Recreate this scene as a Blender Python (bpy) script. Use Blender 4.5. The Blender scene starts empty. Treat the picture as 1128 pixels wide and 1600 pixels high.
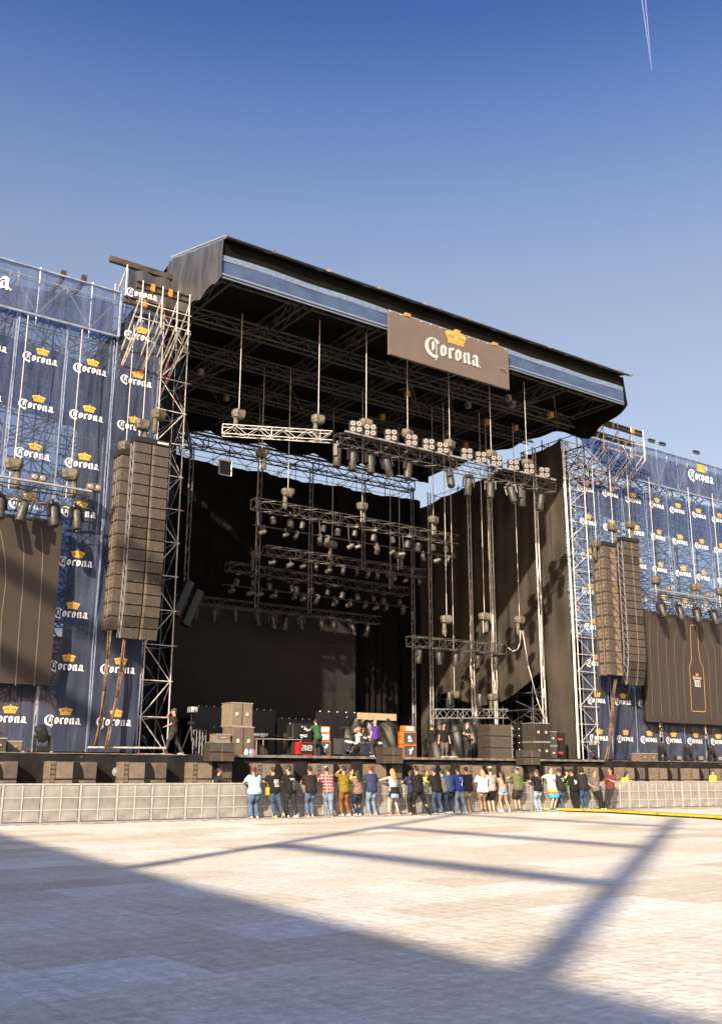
import bpy, bmesh, math, random
from mathutils import Vector, Matrix, Euler
from mathutils.bvhtree import BVHTree
R = random.Random(11)
rad = math.radians
C = bpy.context.scene.collection
# ---------------------------------------------------------------- camera, sky, sun
# world frame: +X runs along the stage front, +Y goes into the stage, camera over the origin
FL, EYE, YAW, ROLL = 1556.0, 1.65, rad(35.7), rad(0.25)
PIT = math.atan(404 / FL)
cam = bpy.data.cameras.new('camera'); cam.sensor_fit = 'VERTICAL'; cam.sensor_height = 36
cam.lens = 36 * FL / 1600; cam.clip_start = 0.1; cam.clip_end = 30000
cam.dof.use_dof = True; cam.dof.focus_distance = 44; cam.dof.aperture_fstop = 5
co = bpy.data.objects.new('camera', cam); C.objects.link(co)
co.matrix_world = Matrix.Translation((0, 0, EYE)) @ Matrix.Rotation(-YAW, 4, 'Z') @ Matrix.Rotation(rad(90) + PIT, 4, 'X') @ Matrix.Rotation(ROLL, 4, 'Z')
bpy.context.scene.camera = co
SUN = Vector((1.42, 1.0, -0.95)).normalized()          # direction the sunlight travels
w = bpy.data.worlds.new('World'); bpy.context.scene.world = w; w.use_nodes = True
nt = w.node_tree; bg = nt.nodes['Background']
sky = nt.nodes.new('ShaderNodeTexSky'); sky.sky_type = 'NISHITA'; sky.sun_disc = False
sky.sun_elevation = math.asin(-SUN.z); sky.sun_rotation = math.atan2(-SUN.x, -SUN.y)
sky.altitude = 0; sky.air_density = 1.0; sky.dust_density = 4.0; sky.ozone_density = 2.0
# deeper blue higher up, milkier towards the horizon, as a dusty late afternoon sky
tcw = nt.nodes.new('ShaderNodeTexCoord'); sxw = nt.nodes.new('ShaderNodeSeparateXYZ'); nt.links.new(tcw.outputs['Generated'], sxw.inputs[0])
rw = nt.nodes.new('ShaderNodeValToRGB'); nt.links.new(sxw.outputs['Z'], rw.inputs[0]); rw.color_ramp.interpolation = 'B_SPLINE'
for i_, (p_, c_) in enumerate(((0, (1.25, 1.06, .95)), (.34, (1.50, 1.16, .98)), (.45, (1.50, 1.20, 1.04)), (.53, (1.16, 1.08, 1.12)), (.60, (.74, .87, 1.12)), (.665, (.32, .52, .92)), (.72, (.30, .50, .92)), (.85, (.52, .85, 1.5)))):  # last stop, above the camera's view, brightened to make the shade bluer
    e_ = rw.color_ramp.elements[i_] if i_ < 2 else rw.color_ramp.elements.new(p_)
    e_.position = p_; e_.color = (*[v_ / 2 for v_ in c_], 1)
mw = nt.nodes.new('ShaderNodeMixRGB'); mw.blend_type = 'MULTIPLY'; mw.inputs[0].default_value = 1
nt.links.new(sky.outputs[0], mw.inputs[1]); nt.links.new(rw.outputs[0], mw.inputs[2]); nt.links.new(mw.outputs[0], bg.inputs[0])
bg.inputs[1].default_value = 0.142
sl = bpy.data.lights.new('sun', 'SUN'); sl.energy = 4.3; sl.angle = rad(0.6); sl.color = (1.0, 0.83, 0.62)
so = bpy.data.objects.new('sun', sl); C.objects.link(so); so.rotation_euler = SUN.to_track_quat('-Z', 'Y').to_euler()
vs = bpy.context.scene.view_settings; vs.view_transform = 'Standard'; vs.look = 'None'; vs.gamma = 1; vs.exposure = 1.45
cy = bpy.context.scene.cycles; cy.max_bounces = 6; cy.transparent_max_bounces = 24; cy.diffuse_bounces = 1; cy.glossy_bounces = 2
cy.caustics_reflective = False; cy.caustics_refractive = False

def U(px, py, x=None, y=None, z=None):
    """point of the plane x=, y= or z= seen at this place of the photograph (survey helper)"""
    dx, dy = px - 564, py - 800
    dx, dy = dx * math.cos(ROLL) + dy * math.sin(ROLL), -dx * math.sin(ROLL) + dy * math.cos(ROLL)
    Y = FL * math.cos(PIT) + dy * math.sin(PIT); Z = FL * math.sin(PIT) - dy * math.cos(PIT)
    r = (dx * math.cos(YAW) + Y * math.sin(YAW), -dx * math.sin(YAW) + Y * math.cos(YAW), Z)
    t = y / r[1] if y is not None else x / r[0] if x is not None else (z - EYE) / r[2]
    return Vector((r[0] * t, r[1] * t, EYE + r[2] * t))

# ---------------------------------------------------------------- materials
MATS = {}
def mat(name, col, rough=0.7, metal=0.0, var=0.0, scale=3.0, bump=0.0, bscale=None, spec=0.5, coat=0.0, col2=None, stretch=None):
    if name in MATS: return MATS[name]
    m = bpy.data.materials.new(name); m.use_nodes = True; n = m.node_tree; b = n.nodes['Principled BSDF']
    b.inputs['Base Color'].default_value = (*col, 1); b.inputs['Roughness'].default_value = rough
    if spec == .5 and rough > .54 and metal == 0: spec = .22
    b.inputs['Metallic'].default_value = metal; b.inputs['Specular IOR Level'].default_value = spec
    if coat: b.inputs['Coat Weight'].default_value = coat
    tc = n.nodes.new('ShaderNodeTexCoord'); src = tc.outputs['Object']
    if stretch:
        mp = n.nodes.new('ShaderNodeMapping'); mp.inputs['Scale'].default_value = stretch
        n.links.new(src, mp.inputs[0]); src = mp.outputs[0]
    if var or col2:
        t = n.nodes.new('ShaderNodeTexNoise'); t.inputs['Scale'].default_value = scale; t.inputs['Detail'].default_value = 5
        n.links.new(src, t.inputs['Vector'])
        r = n.nodes.new('ShaderNodeValToRGB'); n.links.new(t.outputs[0], r.inputs[0])
        c2 = col2 or tuple(min(1, c * (1 + var)) for c in col); c1 = col if col2 else tuple(c * (1 - var) for c in col)
        r.color_ramp.elements[0].position = 0.35; r.color_ramp.elements[1].position = 0.65
        r.color_ramp.elements[0].color = (*c1, 1); r.color_ramp.elements[1].color = (*c2, 1)
        n.links.new(r.outputs[0], b.inputs['Base Color'])
    if bump:
        t = n.nodes.new('ShaderNodeTexNoise'); t.inputs['Scale'].default_value = bscale or scale; t.inputs['Detail'].default_value = 4
        n.links.new(src, t.inputs['Vector'])
        bp = n.nodes.new('ShaderNodeBump'); bp.inputs['Strength'].default_value = bump; bp.inputs['Distance'].default_value = 0.05
        n.links.new(t.outputs[0], bp.inputs['Height']); n.links.new(bp.outputs[0], b.inputs['Normal'])
    MATS[name] = m; return m

def scrim(name, col, alpha, trans=0.25, clear=(0.66, 0.78, 1.0)):
    m = bpy.data.materials.new(name); m.use_nodes = True; n = m.node_tree; n.nodes.clear()
    o = n.nodes.new('ShaderNodeOutputMaterial'); mx = n.nodes.new('ShaderNodeMixShader')
    tr = n.nodes.new('ShaderNodeBsdfTransparent'); tr.inputs[0].default_value = (*clear, 1)
    df = n.nodes.new('ShaderNodeBsdfDiffuse'); tl = n.nodes.new('ShaderNodeBsdfTranslucent'); m2 = n.nodes.new('ShaderNodeMixShader')
    tc = n.nodes.new('ShaderNodeTexCoord'); mp = n.nodes.new('ShaderNodeMapping'); mp.inputs['Scale'].default_value = (2.2, 1, 0.35)
    t = n.nodes.new('ShaderNodeTexNoise'); t.inputs['Scale'].default_value = 1.3; t.inputs['Detail'].default_value = 6
    n.links.new(tc.outputs['Object'], mp.inputs[0]); n.links.new(mp.outputs[0], t.inputs['Vector'])
    r = n.nodes.new('ShaderNodeValToRGB'); n.links.new(t.outputs[0], r.inputs[0])
    r.color_ramp.elements[0].position = .3; r.color_ramp.elements[1].position = .75
    r.color_ramp.elements[0].color = (*[c * .8 for c in col], 1); r.color_ramp.elements[1].color = (*[c * 1.5 for c in col], 1)
    n.links.new(r.outputs[0], df.inputs[0]); n.links.new(r.outputs[0], tl.inputs[0])
    bp = n.nodes.new('ShaderNodeBump'); bp.inputs['Strength'].default_value = .6; bp.inputs['Distance'].default_value = .12
    n.links.new(t.outputs[0], bp.inputs['Height']); n.links.new(bp.outputs[0], df.inputs['Normal'])
    m2.inputs[0].default_value = trans; n.links.new(df.outputs[0], m2.inputs[1]); n.links.new(tl.outputs[0], m2.inputs[2])
    mr = n.nodes.new('ShaderNodeMapRange'); mr.inputs[1].default_value = .3; mr.inputs[2].default_value = .7
    mr.inputs[3].default_value = max(0, alpha - .1); mr.inputs[4].default_value = min(1, alpha + .1); n.links.new(t.outputs[0], mr.inputs[0])
    n.links.new(mr.outputs[0], mx.inputs[0]); n.links.new(tr.outputs[0], mx.inputs[1]); n.links.new(m2.outputs[0], mx.inputs[2])
    n.links.new(mx.outputs[0], o.inputs[0]); MATS[name] = m; return m

STEEL = mat('galvanised_steel', (.50, .47, .43), .45, .3, .3, 6)
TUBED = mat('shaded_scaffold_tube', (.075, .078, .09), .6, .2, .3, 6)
STEELD = mat('weathered_steel', (.20, .20, .21), .55, .4, .3, 6)
ALU = mat('aluminium', (.55, .53, .50), .35, .7, .15, 8)
TRUSSM = mat('dull_truss_aluminium', (.075, .068, .058), .5, .4, .3, 8)
BLKM = mat('black_painted_metal', (.010, .010, .010), .5, 0, .3, 8)
BLKROOF = mat('dark_roof_steel', (.055, .052, .046), .55, .2, .4, 5)
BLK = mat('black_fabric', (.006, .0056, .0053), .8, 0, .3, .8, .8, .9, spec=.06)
DRAPE = mat('sunlit_black_drape', (.036, .031, .025), .85, 0, .35, 1.1, 1.0, 1.4, stretch=(1, 1, .3))  # paler than the other black cloth: sunlight on it put into the colour
LAMPC = mat('lamp_plastic_cover', (.036, .032, .027), .5, 0, .35, 6, .6, 9)
TARP = mat('shiny_black_tarp', (.018, .017, .015), .5, 0, .3, 2, .6, 2.2)
PVC = mat('black_pvc_sheet', (.045, .045, .05), .38, 0, .4, 2, .9, 1.6, stretch=(1, 1, .3))
DECK = mat('black_stage_skirt', (.012, .011, .010), .8, 0, .3, 2, .3, 3)
DECKTOP = mat('stage_deck_plywood', (.05, .045, .04), .6, 0, .3, 3)
EDGE = mat('worn_deck_edge', (.17, .15, .125), .6, .2, .4, 4)
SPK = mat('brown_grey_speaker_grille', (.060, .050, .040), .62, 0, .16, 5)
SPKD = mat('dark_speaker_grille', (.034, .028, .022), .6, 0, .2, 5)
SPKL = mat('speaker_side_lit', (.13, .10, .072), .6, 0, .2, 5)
HORN = mat('speaker_horn_black', (.008, .008, .008), .6)
GREYBAG = mat('grey_rain_cover', (.11, .098, .078), .6, 0, .35, 6, .8, 9)
OLIVEBAG = mat('olive_rain_cover', (.085, .078, .055), .6, 0, .35, 6, .8, 9)
LED = mat('led_panel_surface', (.038, .031, .026), .6, 0, .06, 1.5)
LEDD = mat('led_panel_dark', (.022, .0205, .019), .7, 0, .1, 1.0, spec=.15)
LINE = mat('led_thin_line', (.16, .135, .11), .7)
GOLD = mat('crown_gold', (.62, .36, .06), .6); GOLDS = mat('sign_crown_orange', (.55, .27, .07), .6)
WHITE = mat('printed_white', (.72, .73, .76), .7); WHITES = mat('sign_letter_grey', (.48, .45, .43), .6)
NAVYD = mat('printed_navy', (.02, .028, .055), .8)
RED = mat('red_coupler', (.33, .05, .03), .5); ORNG = mat('orange_clamp', (.36, .17, .04), .5)
WCABLE = mat('pale_power_cable', (.36, .33, .30), .5, 0, .3, 3)
BROWNC = mat('brown_cable_bundle', (.13, .08, .05), .6, 0, .4, 8)
IBEAM = mat('weathered_beam', (.055, .046, .034), .6, .2, .4, 4)
GLASS = mat('lens_glass', (.03, .03, .04), .08, 0, spec=.9, coat=1)
REFL = mat('lamp_reflector', (.30, .27, .24), .35, .4)
CASEM = mat('flight_case_laminate', (.055, .045, .036), .5, 0, .2, 4)
ORAMP = mat('orange_vinyl', (.52, .12, .012), .5, 0, .12, 6)
GRILLC = mat('amp_grille_cloth', (.045, .05, .05), .8, 0, .2, 10)
YEL = mat('yellow_cable_ramp', (.50, .33, .02), .55, 0, .2, 3)
RUB = mat('black_rubber', (.02, .02, .02), .6, 0, .3, 6)
CONC = mat('concrete', (.36, .33, .29), .8, 0, .15, 2, .3, 8)
SILV = mat('silver_foil_cover', (.5, .5, .52), .25, .8, .2, 5, .8, 6)
SKINS = [mat('skin_tan', (.42, .22, .13), .5, 0, .06, 6), mat('skin_light', (.56, .33, .22), .5, 0, .06, 6), mat('skin_brown', (.28, .14, .08), .5, 0, .06, 6)]
HAIRB = mat('hair_black', (.012, .009, .008), .45, 0, .4, 30, .6, 40); HAIRN = mat('hair_blond', (.36, .19, .07), .5, 0, .35, 25, .6, 40)
HAIRW = mat('hair_brown', (.06, .03, .018), .5, 0, .4, 30, .6, 40)
EYEM = mat('eye_dark', (.02, .015, .012), .3); LIP = mat('lips', (.35, .12, .09), .5)
FAB = {}
def fab(name, col, var=.18, rough=.85):
    if max(col) < .58: col = tuple(c*.6 for c in col)
    return mat('cloth_' + name, col, rough, 0, var, 5, .7, 9)

# ---------------------------------------------------------------- mesh builder
KIDS = {}
class MB:
    def __init__(s): s.v = []; s.f = []; s.m = []; s.xf = None
    def add(s, vs, fs, mi=0):
        k = len(s.v)
        s.v += [tuple(s.xf @ Vector(p)) if s.xf else tuple(p) for p in vs]
        s.f += [tuple(k + i for i in f) for f in fs]; s.m += [mi] * len(fs)
    def box(s, x0, x1, y0, y1, z0, z1, mi=0):
        s.add([(x0,y0,z0),(x1,y0,z0),(x1,y1,z0),(x0,y1,z0),(x0,y0,z1),(x1,y0,z1),(x1,y1,z1),(x0,y1,z1)],
              [(0,3,2,1),(4,5,6,7),(0,1,5,4),(1,2,6,5),(2,3,7,6),(3,0,4,7)], mi)
    def bbox(s, x0, x1, y0, y1, z0, z1, b=.02, mi=0):      # box with chamfered edges
        vs = []; X = (x0, x1); Y = (y0, y1); Z = (z0, z1); sg = (1, -1); idx = {}
        for i in (0,1):
            for j in (0,1):
                for k in (0,1):
                    for a in range(3):
                        p = [X[i] + sg[i]*b, Y[j] + sg[j]*b, Z[k] + sg[k]*b]; p[a] = (X, Y, Z)[a][(i,j,k)[a]]
                        idx[(i,j,k,a)] = len(vs); vs.append(tuple(p))
        fs = []
        for a in range(3):
            o = [q for q in range(3) if q != a]
            for e in (0,1):
                L = []
                for (u, t) in ((0,0),(1,0),(1,1),(0,1)):
                    c = [0,0,0]; c[a] = e; c[o[0]] = u; c[o[1]] = t; L.append(idx[(*c, a)])
                fs.append(tuple(L))
        for a in range(3):
            o = [q for q in range(3) if q != a]
            for u in (0,1):
                for t in (0,1):
                    c0 = [0,0,0]; c0[o[0]] = u; c0[o[1]] = t; c1 = list(c0); c1[a] = 1
                    fs.append((idx[(*c0, o[0])], idx[(*c1, o[0])], idx[(*c1, o[1])], idx[(*c0, o[1])]))
        for i in (0,1):
            for j in (0,1):
                for k in (0,1): fs.append((idx[(i,j,k,0)], idx[(i,j,k,1)], idx[(i,j,k,2)]))
        s.add(vs, fs, mi)
    def tube(s, p, q, r, n=6, mi=0, r2=None, cap=True):
        p = Vector(p); q = Vector(q); d = q - p
        if d.length < 1e-6: return
        d.normalize(); a = d.cross(Vector((0,0,1)) if abs(d.z) < .95 else Vector((1,0,0))).normalized(); b = d.cross(a)
        r2 = r if r2 is None else r2; vs = []
        for c, rr in ((p, r), (q, r2)):
            for i in range(n):
                t = 2*math.pi*(i+.5)/n; vs.append(c + (a*math.cos(t) + b*math.sin(t))*rr)
        fs = [(i, (i+1) % n, n+(i+1) % n, n+i) for i in range(n)]
        if cap: fs += [tuple(range(n))[::-1], tuple(range(n, 2*n))]
        s.add(vs, fs, mi)
    def path(s, pts, r, n=5, mi=0):
        for a, b in zip(pts, pts[1:]): s.tube(a, b, r, n, mi)
    def poly(s, pts, mi=0): s.add(pts, [tuple(range(len(pts)))], mi)
    def slab(s, pts, off, mi=0):                        # thick polygon
        n = len(pts); o = Vector(off)
        s.add([Vector(p) for p in pts] + [Vector(p) + o for p in pts], [tuple(range(n)), tuple(range(2*n-1, n-1, -1))] + [(i, n+i, n+(i+1) % n, (i+1) % n) for i in range(n)], mi)
    def rings(s, R_, mi=0, cap=True):
        n = len(R_[0]); vs = [p for r in R_ for p in r]; fs = []
        for k in range(len(R_)-1):
            for i in range(n): fs.append((k*n+i, k*n+(i+1) % n, (k+1)*n+(i+1) % n, (k+1)*n+i))
        if cap: fs += [tuple(range(n))[::-1], tuple(range((len(R_)-1)*n, len(R_)*n))]
        s.add(vs, fs, mi)
    def lathe(s, c, prof, n=12, mi=0, ax='z'):
        c = Vector(c); RR = []
        for h, r in prof:
            ring = []
            for i in range(n):
                t = 2*math.pi*i/n; a, b = r*math.cos(t), r*math.sin(t)
                ring.append(c + Vector((a, b, h) if ax == 'z' else (a, h, b) if ax == 'y' else (h, a, b)))
            RR.append(ring)
        s.rings(RR, mi)
    def limb(s, pts, rads, n=10, side=(1,0,0), mi=0):
        pts = [Vector(p) for p in pts]; RR = []; side = Vector(side)
        for i, p in enumerate(pts):
            d = (pts[min(i+1, len(pts)-1)] - pts[max(i-1, 0)]).normalized()
            a = side - d*side.dot(d)
            if a.length < .05: a = Vector((0,1,0)) - d*d.y
            a.normalize(); b = d.cross(a); ra, rb = rads[i] if isinstance(rads[i], tuple) else (rads[i], rads[i])
            RR.append([p + a*math.cos(2*math.pi*k/n)*ra + b*math.sin(2*math.pi*k/n)*rb for k in range(n)])
        s.rings(RR, mi)
    def grid(s, fn, nu, nv, mi=0):
        vs = [fn(i/nu, j/nv) for j in range(nv+1) for i in range(nu+1)]
        s.add(vs, [(j*(nu+1)+i, j*(nu+1)+i+1, (j+1)*(nu+1)+i+1, (j+1)*(nu+1)+i) for j in range(nv) for i in range(nu)], mi)
    def build(s, name, mats, parent=None, org=(0,0,0), smooth=False, rz=0):
        org = Vector(org); me = bpy.data.meshes.new(name)
        me.from_pydata([tuple(Vector(p) - org) for p in s.v], [], s.f)
        for m in (mats if isinstance(mats, (list, tuple)) else [mats]): me.materials.append(m)
        me.polygons.foreach_set('material_index', s.m)
        if smooth: me.polygons.foreach_set('use_smooth', [True]*len(s.f))
        me.update(); o = bpy.data.objects.new(name, me); C.objects.link(o)
        if parent: o.parent = parent; KIDS.setdefault(parent.name, []).append(o)
        else: o.location = org; o.rotation_euler[2] = rz
        return o

ORD = ['first','second','third','fourth','fifth','sixth','seventh','eighth','ninth','tenth','eleventh','twelfth','thirteenth','fourteenth','fifteenth','sixteenth','seventeenth','eighteenth','nineteenth','twentieth','twenty-first','twenty-second','twenty-third','twenty-fourth']
def od(i): return ORD[i]
def tag(o, label, cat, group=None):
    o['label'] = label; o['category'] = cat
    if group: o['group'] = group
    return o
def thing(name, label, cat, loc=(0,0,0), rz=0, group=None, rot=None):
    o = bpy.data.objects.new(name, None); C.objects.link(o); o.location = loc; o.empty_display_size = .2
    o.rotation_euler = rot if rot else (0, 0, rz); return tag(o, label, cat, group)
def struct(o, k='structure'): o['kind'] = k; return o
def copy_tree(o, loc=None, rot=None, label=None, scale=None):
    def rec(a, par):
        c = a.copy(); C.objects.link(c); c.parent = par
        if par: KIDS.setdefault(par.name, []).append(c)
        for ch in KIDS.get(a.name, []): rec(ch, c)
        return c
    c = rec(o, None)
    if loc is not None: c.location = loc
    if rot is not None: c.rotation_euler = rot
    if scale is not None: c.scale = scale
    if label: c['label'] = label
    return c
class Kind:                                              # builds the first of a kind, copies it afterwards
    def __init__(s, fn, group): s.fn = fn; s.group = group; s.first = None
    def put(s, loc, rot, label, scale=(1,1,1)):
        if s.first is None:
            o = s.fn(label); s.first = o; o['group'] = s.group; o.location = loc; o.rotation_euler = rot; o.scale = scale; return o
        o = copy_tree(s.first, loc, rot, label, scale); o['group'] = s.group; return o

# ---------------------------------------------------------------- trusses
def truss_geo(root, L, s=.5, step=.6, m=TRUSSM, r=.025, lac=.013, red=0):
    """box truss along local +X from the origin, s high and deep"""
    for (y, z) in ((-s/2, -s/2), (s/2, -s/2), (-s/2, s/2), (s/2, s/2)):
        b = MB(); b.tube((0, y, z), (L, y, z), r, 6); b.build('chord', m, root)
    b = MB(); n = max(2, int(L/step)); h = s/2
    for i in range(n):
        x0, x1 = L*i/n, L*(i+1)/n; u = i % 2
        for sg in (-1, 1):
            b.tube((x0, sg*h, h if u else -h), (x1, sg*h, -h if u else h), lac, 4)
            b.tube((x0, h if u else -h, sg*h), (x1, -h if u else h, sg*h), lac, 4)
    for i in range(0, n+1, 4):
        x0 = L*i/n
        for a, c in (((-h,-h),(h,-h)),((h,-h),(h,h)),((h,h),(-h,h)),((-h,h),(-h,-h))): b.tube((x0, *a), (x0, *c), lac*1.4, 4)
    b.build('lacing', m, root)
def truss(name, label, p, q, s=.5, step=.6, m=TRUSSM, group=None, **k):
    p = Vector(p); q = Vector(q); d = q - p
    t = thing(name, label, 'truss', p, group=group); t.rotation_euler = d.to_track_quat('X', 'Z').to_euler()
    truss_geo(t, d.length, s, step, m, **k); return t

def scaffold(name, label, xs, ys, zs, cat='scaffold', m=STEEL, md=STEELD, br_rows=None, r=.028, posts_top=0.4, mb_=None):
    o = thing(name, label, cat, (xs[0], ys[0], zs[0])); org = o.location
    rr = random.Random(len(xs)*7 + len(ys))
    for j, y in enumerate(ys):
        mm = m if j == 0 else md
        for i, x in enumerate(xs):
            b = MB(); b.tube((x, y, zs[0]), (x, y, zs[-1] + rr.uniform(0, posts_top)), r, 6)
            for z in zs[1:]: b.tube((x, y, z-.04), (x, y, z+.04), r*1.9, 6)
            b.build('upright', mm, o, org)
        for z in zs:
            b = MB(); b.tube((xs[0]-.1, y, z), (xs[-1]+.1, y, z), r*.85, 5)
            for x in xs:
                if rr.random() < .35: b.tube((x+.1, y, z), (x+.22, y, z), r*1.25, 6, 1)
            b.build('ledger', [mb_ or mm, RED], o, org)
        for i in range(len(xs)-1):
            if br_rows and (i+j) % br_rows: continue
            b = MB()
            for k in range(len(zs)-1):
                a, c = (xs[i], xs[i+1]) if (k+i) % 2 else (xs[i+1], xs[i])
                b.tube((a, y+.05, zs[k]), (c, y+.05, zs[k+1]), r*.75, 5)
                if rr.random() < .35:
                    t = rr.uniform(.3, .7); A = Vector((a, y+.05, zs[k])); B = Vector((c, y+.05, zs[k+1])); P = A.lerp(B, t)
                    b.tube(P, P + (B-A).normalized()*.12, r*1.2, 6, 1)
            b.build('brace', [mb_ or mm, RED], o, org)
    for i, x in enumerate(xs):
        for j in range(len(ys)-1):
            b = MB()
            for k, z in enumerate(zs):
                b.tube((x, ys[j], z), (x, ys[j+1], z), r*.85, 5)
                if k < len(zs)-1:
                    a, c = (ys[j], ys[j+1]) if (k+i) % 2 else (ys[j+1], ys[j])
                    b.tube((x+.04, a, z), (x+.04, c, zs[k+1]), r*.75, 5)
            b.build('side_frame', md, o, org)
    return o
# ---------------------------------------------------------------- blackletter wordmark drawn with a broad nib
NIB = (.125, .085)
def stroke(a, b, n=NIB):
    (ax, az), (bx, bz) = a, b; nx, nz = n
    P = [(ax-nx, az-nz), (ax+nx, az+nz), (bx+nx, bz+nz), (bx-nx, bz-nz)]
    ar = sum(P[i][0]*P[(i+1) % 4][1] - P[(i+1) % 4][0]*P[i][1] for i in range(4))
    return P if ar > 0 else P[::-1]
def word_polys():
    out = []
    def S(ox, L):
        for q in L:
            n = q[2] if len(q) > 2 else NIB
            out.append([(ox+x, z) for x, z in stroke(q[0], q[1], n)])
    T = (.03, .03)
    # capital C: crescent, inner stem, hairline, flag, tail
    oc, ic = [], []
    for i in range(15):
        t = rad(68 + (292-68)*i/14)
        oc.append((.92 + .92*math.cos(t), .52 + .84*math.sin(t))); ic.append((1.08 + .74*math.cos(t), .60 + .72*math.sin(t)))
    for i in range(14): out.append([oc[i], oc[i+1], ic[i+1], ic[i]])
    S(0, [((.83, 1.0), (.83, .28), (.13, .1)), ((.74, 1.08), (.98, 1.22), T), ((1.0, 1.27), (1.42, 1.0), (.07, .07)), ((1.17, 1.15), (1.17, -.42), (.035, .02)),
          ((.66, .2), (.98, .42), T), ((1.1, -.5), (1.1, -.42), (.1, .09)), ((.85, -.28), (1.3, -.2), (.04, .09))])
    o = [((.2,.82),(.2,.2)), ((.2,.2),(.4,.05)), ((.27,.93),(.6,.78)), ((.6,.78),(.6,.22)), ((.4,.03),(.6,.18),T)]
    r = [((.2,.88),(.2,.14)), ((.2,.14),(.32,.04)), ((.06,.86),(.2,.95),T), ((.25,.8),(.42,.93),T), ((.45,.93),(.6,.8))]
    n = [((.2,.88),(.2,.14)), ((.2,.14),(.31,.04)), ((.06,.86),(.2,.95),T), ((.25,.75),(.48,.92),T), ((.48,.93),(.63,.82)), ((.63,.82),(.63,.14)), ((.63,.14),(.76,.03))]
    a = [((.16,.8),(.34,.93),T), ((.3,.93),(.6,.82)), ((.6,.82),(.6,.14)), ((.6,.14),(.74,.03)), ((.2,.48),(.2,.18)), ((.2,.18),(.36,.05)), ((.36,.05),(.56,.2),T), ((.2,.55),(.58,.66),T), ((.2,.78),(.26,.74))]
    S(1.5, o); S(2.35, r); S(3.05, o); S(3.92, n); S(4.85, a)
    out.append([(5.75+.07*math.cos(rad(k*60)), .02+.07*math.sin(rad(k*60))) for k in range(6)])
    return out
WORD = word_polys(); WW = 5.8
def crown_polys():
    g, d = [], []
    half = [(0, 1.12), (-.45, 1.06), (-.85, .98), (-1.16, .86), (-1.0, .62), (-.86, .3)]
    full = half[::-1] + [(-x, z) for x, z in half[1:]]
    for i in range(len(full)-1): g.append([(0, .3), full[i+1], full[i]])
    g.append([(-.82, 0), (.82, 0), (.86, .27), (-.86, .27)])
    g.append([(0, 1.08), (.1, 1.22), (0, 1.36), (-.1, 1.22)])
    for s in (-1, 1):
        for (x, zz, w_, h) in ((.30, .62, .07, .2), (.52, .62, .07, .17), (.74, .60, .08, .14), (.16, .86, .05, .1), (.42, .88, .05, .07)):
            d.append([(s*(x-w_), zz-h*.4), (s*x, zz-h), (s*(x+w_), zz-h*.3), (s*(x+.03), zz+h)][::s])
    for i in range(5): x = -.6+.3*i; d.append([(x-.05, .08), (x+.05, .08), (x+.05, .17), (x-.05, .17)])
    return g, d
CG, CD = crown_polys()
def logo(mb, cx, cz, xh, yf, mw=1, mg=2, mdk=3, off=.008):
    k = 0
    def put(P, mi, o):
        P = [(cx + x, cz + z) for x, z in P]
        mb.poly([(x, yf(x, z) - o, z) for x, z in P], mi)
    for P in WORD:
        k += 1; put([((x-WW/2)*xh, (z-.45)*xh) for x, z in P], mw, off + .0006*k)
    for j, P in enumerate(CG): put([((x+.35)*xh, (z+1.4-.45)*xh) for x, z in P], mg, off + .0006*(j % 9))
    for j, P in enumerate(CD): put([((x+.35)*xh, (z+1.4-.45)*xh) for x, z in P], mdk, off + .012)

def col_top(n): return n

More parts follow.
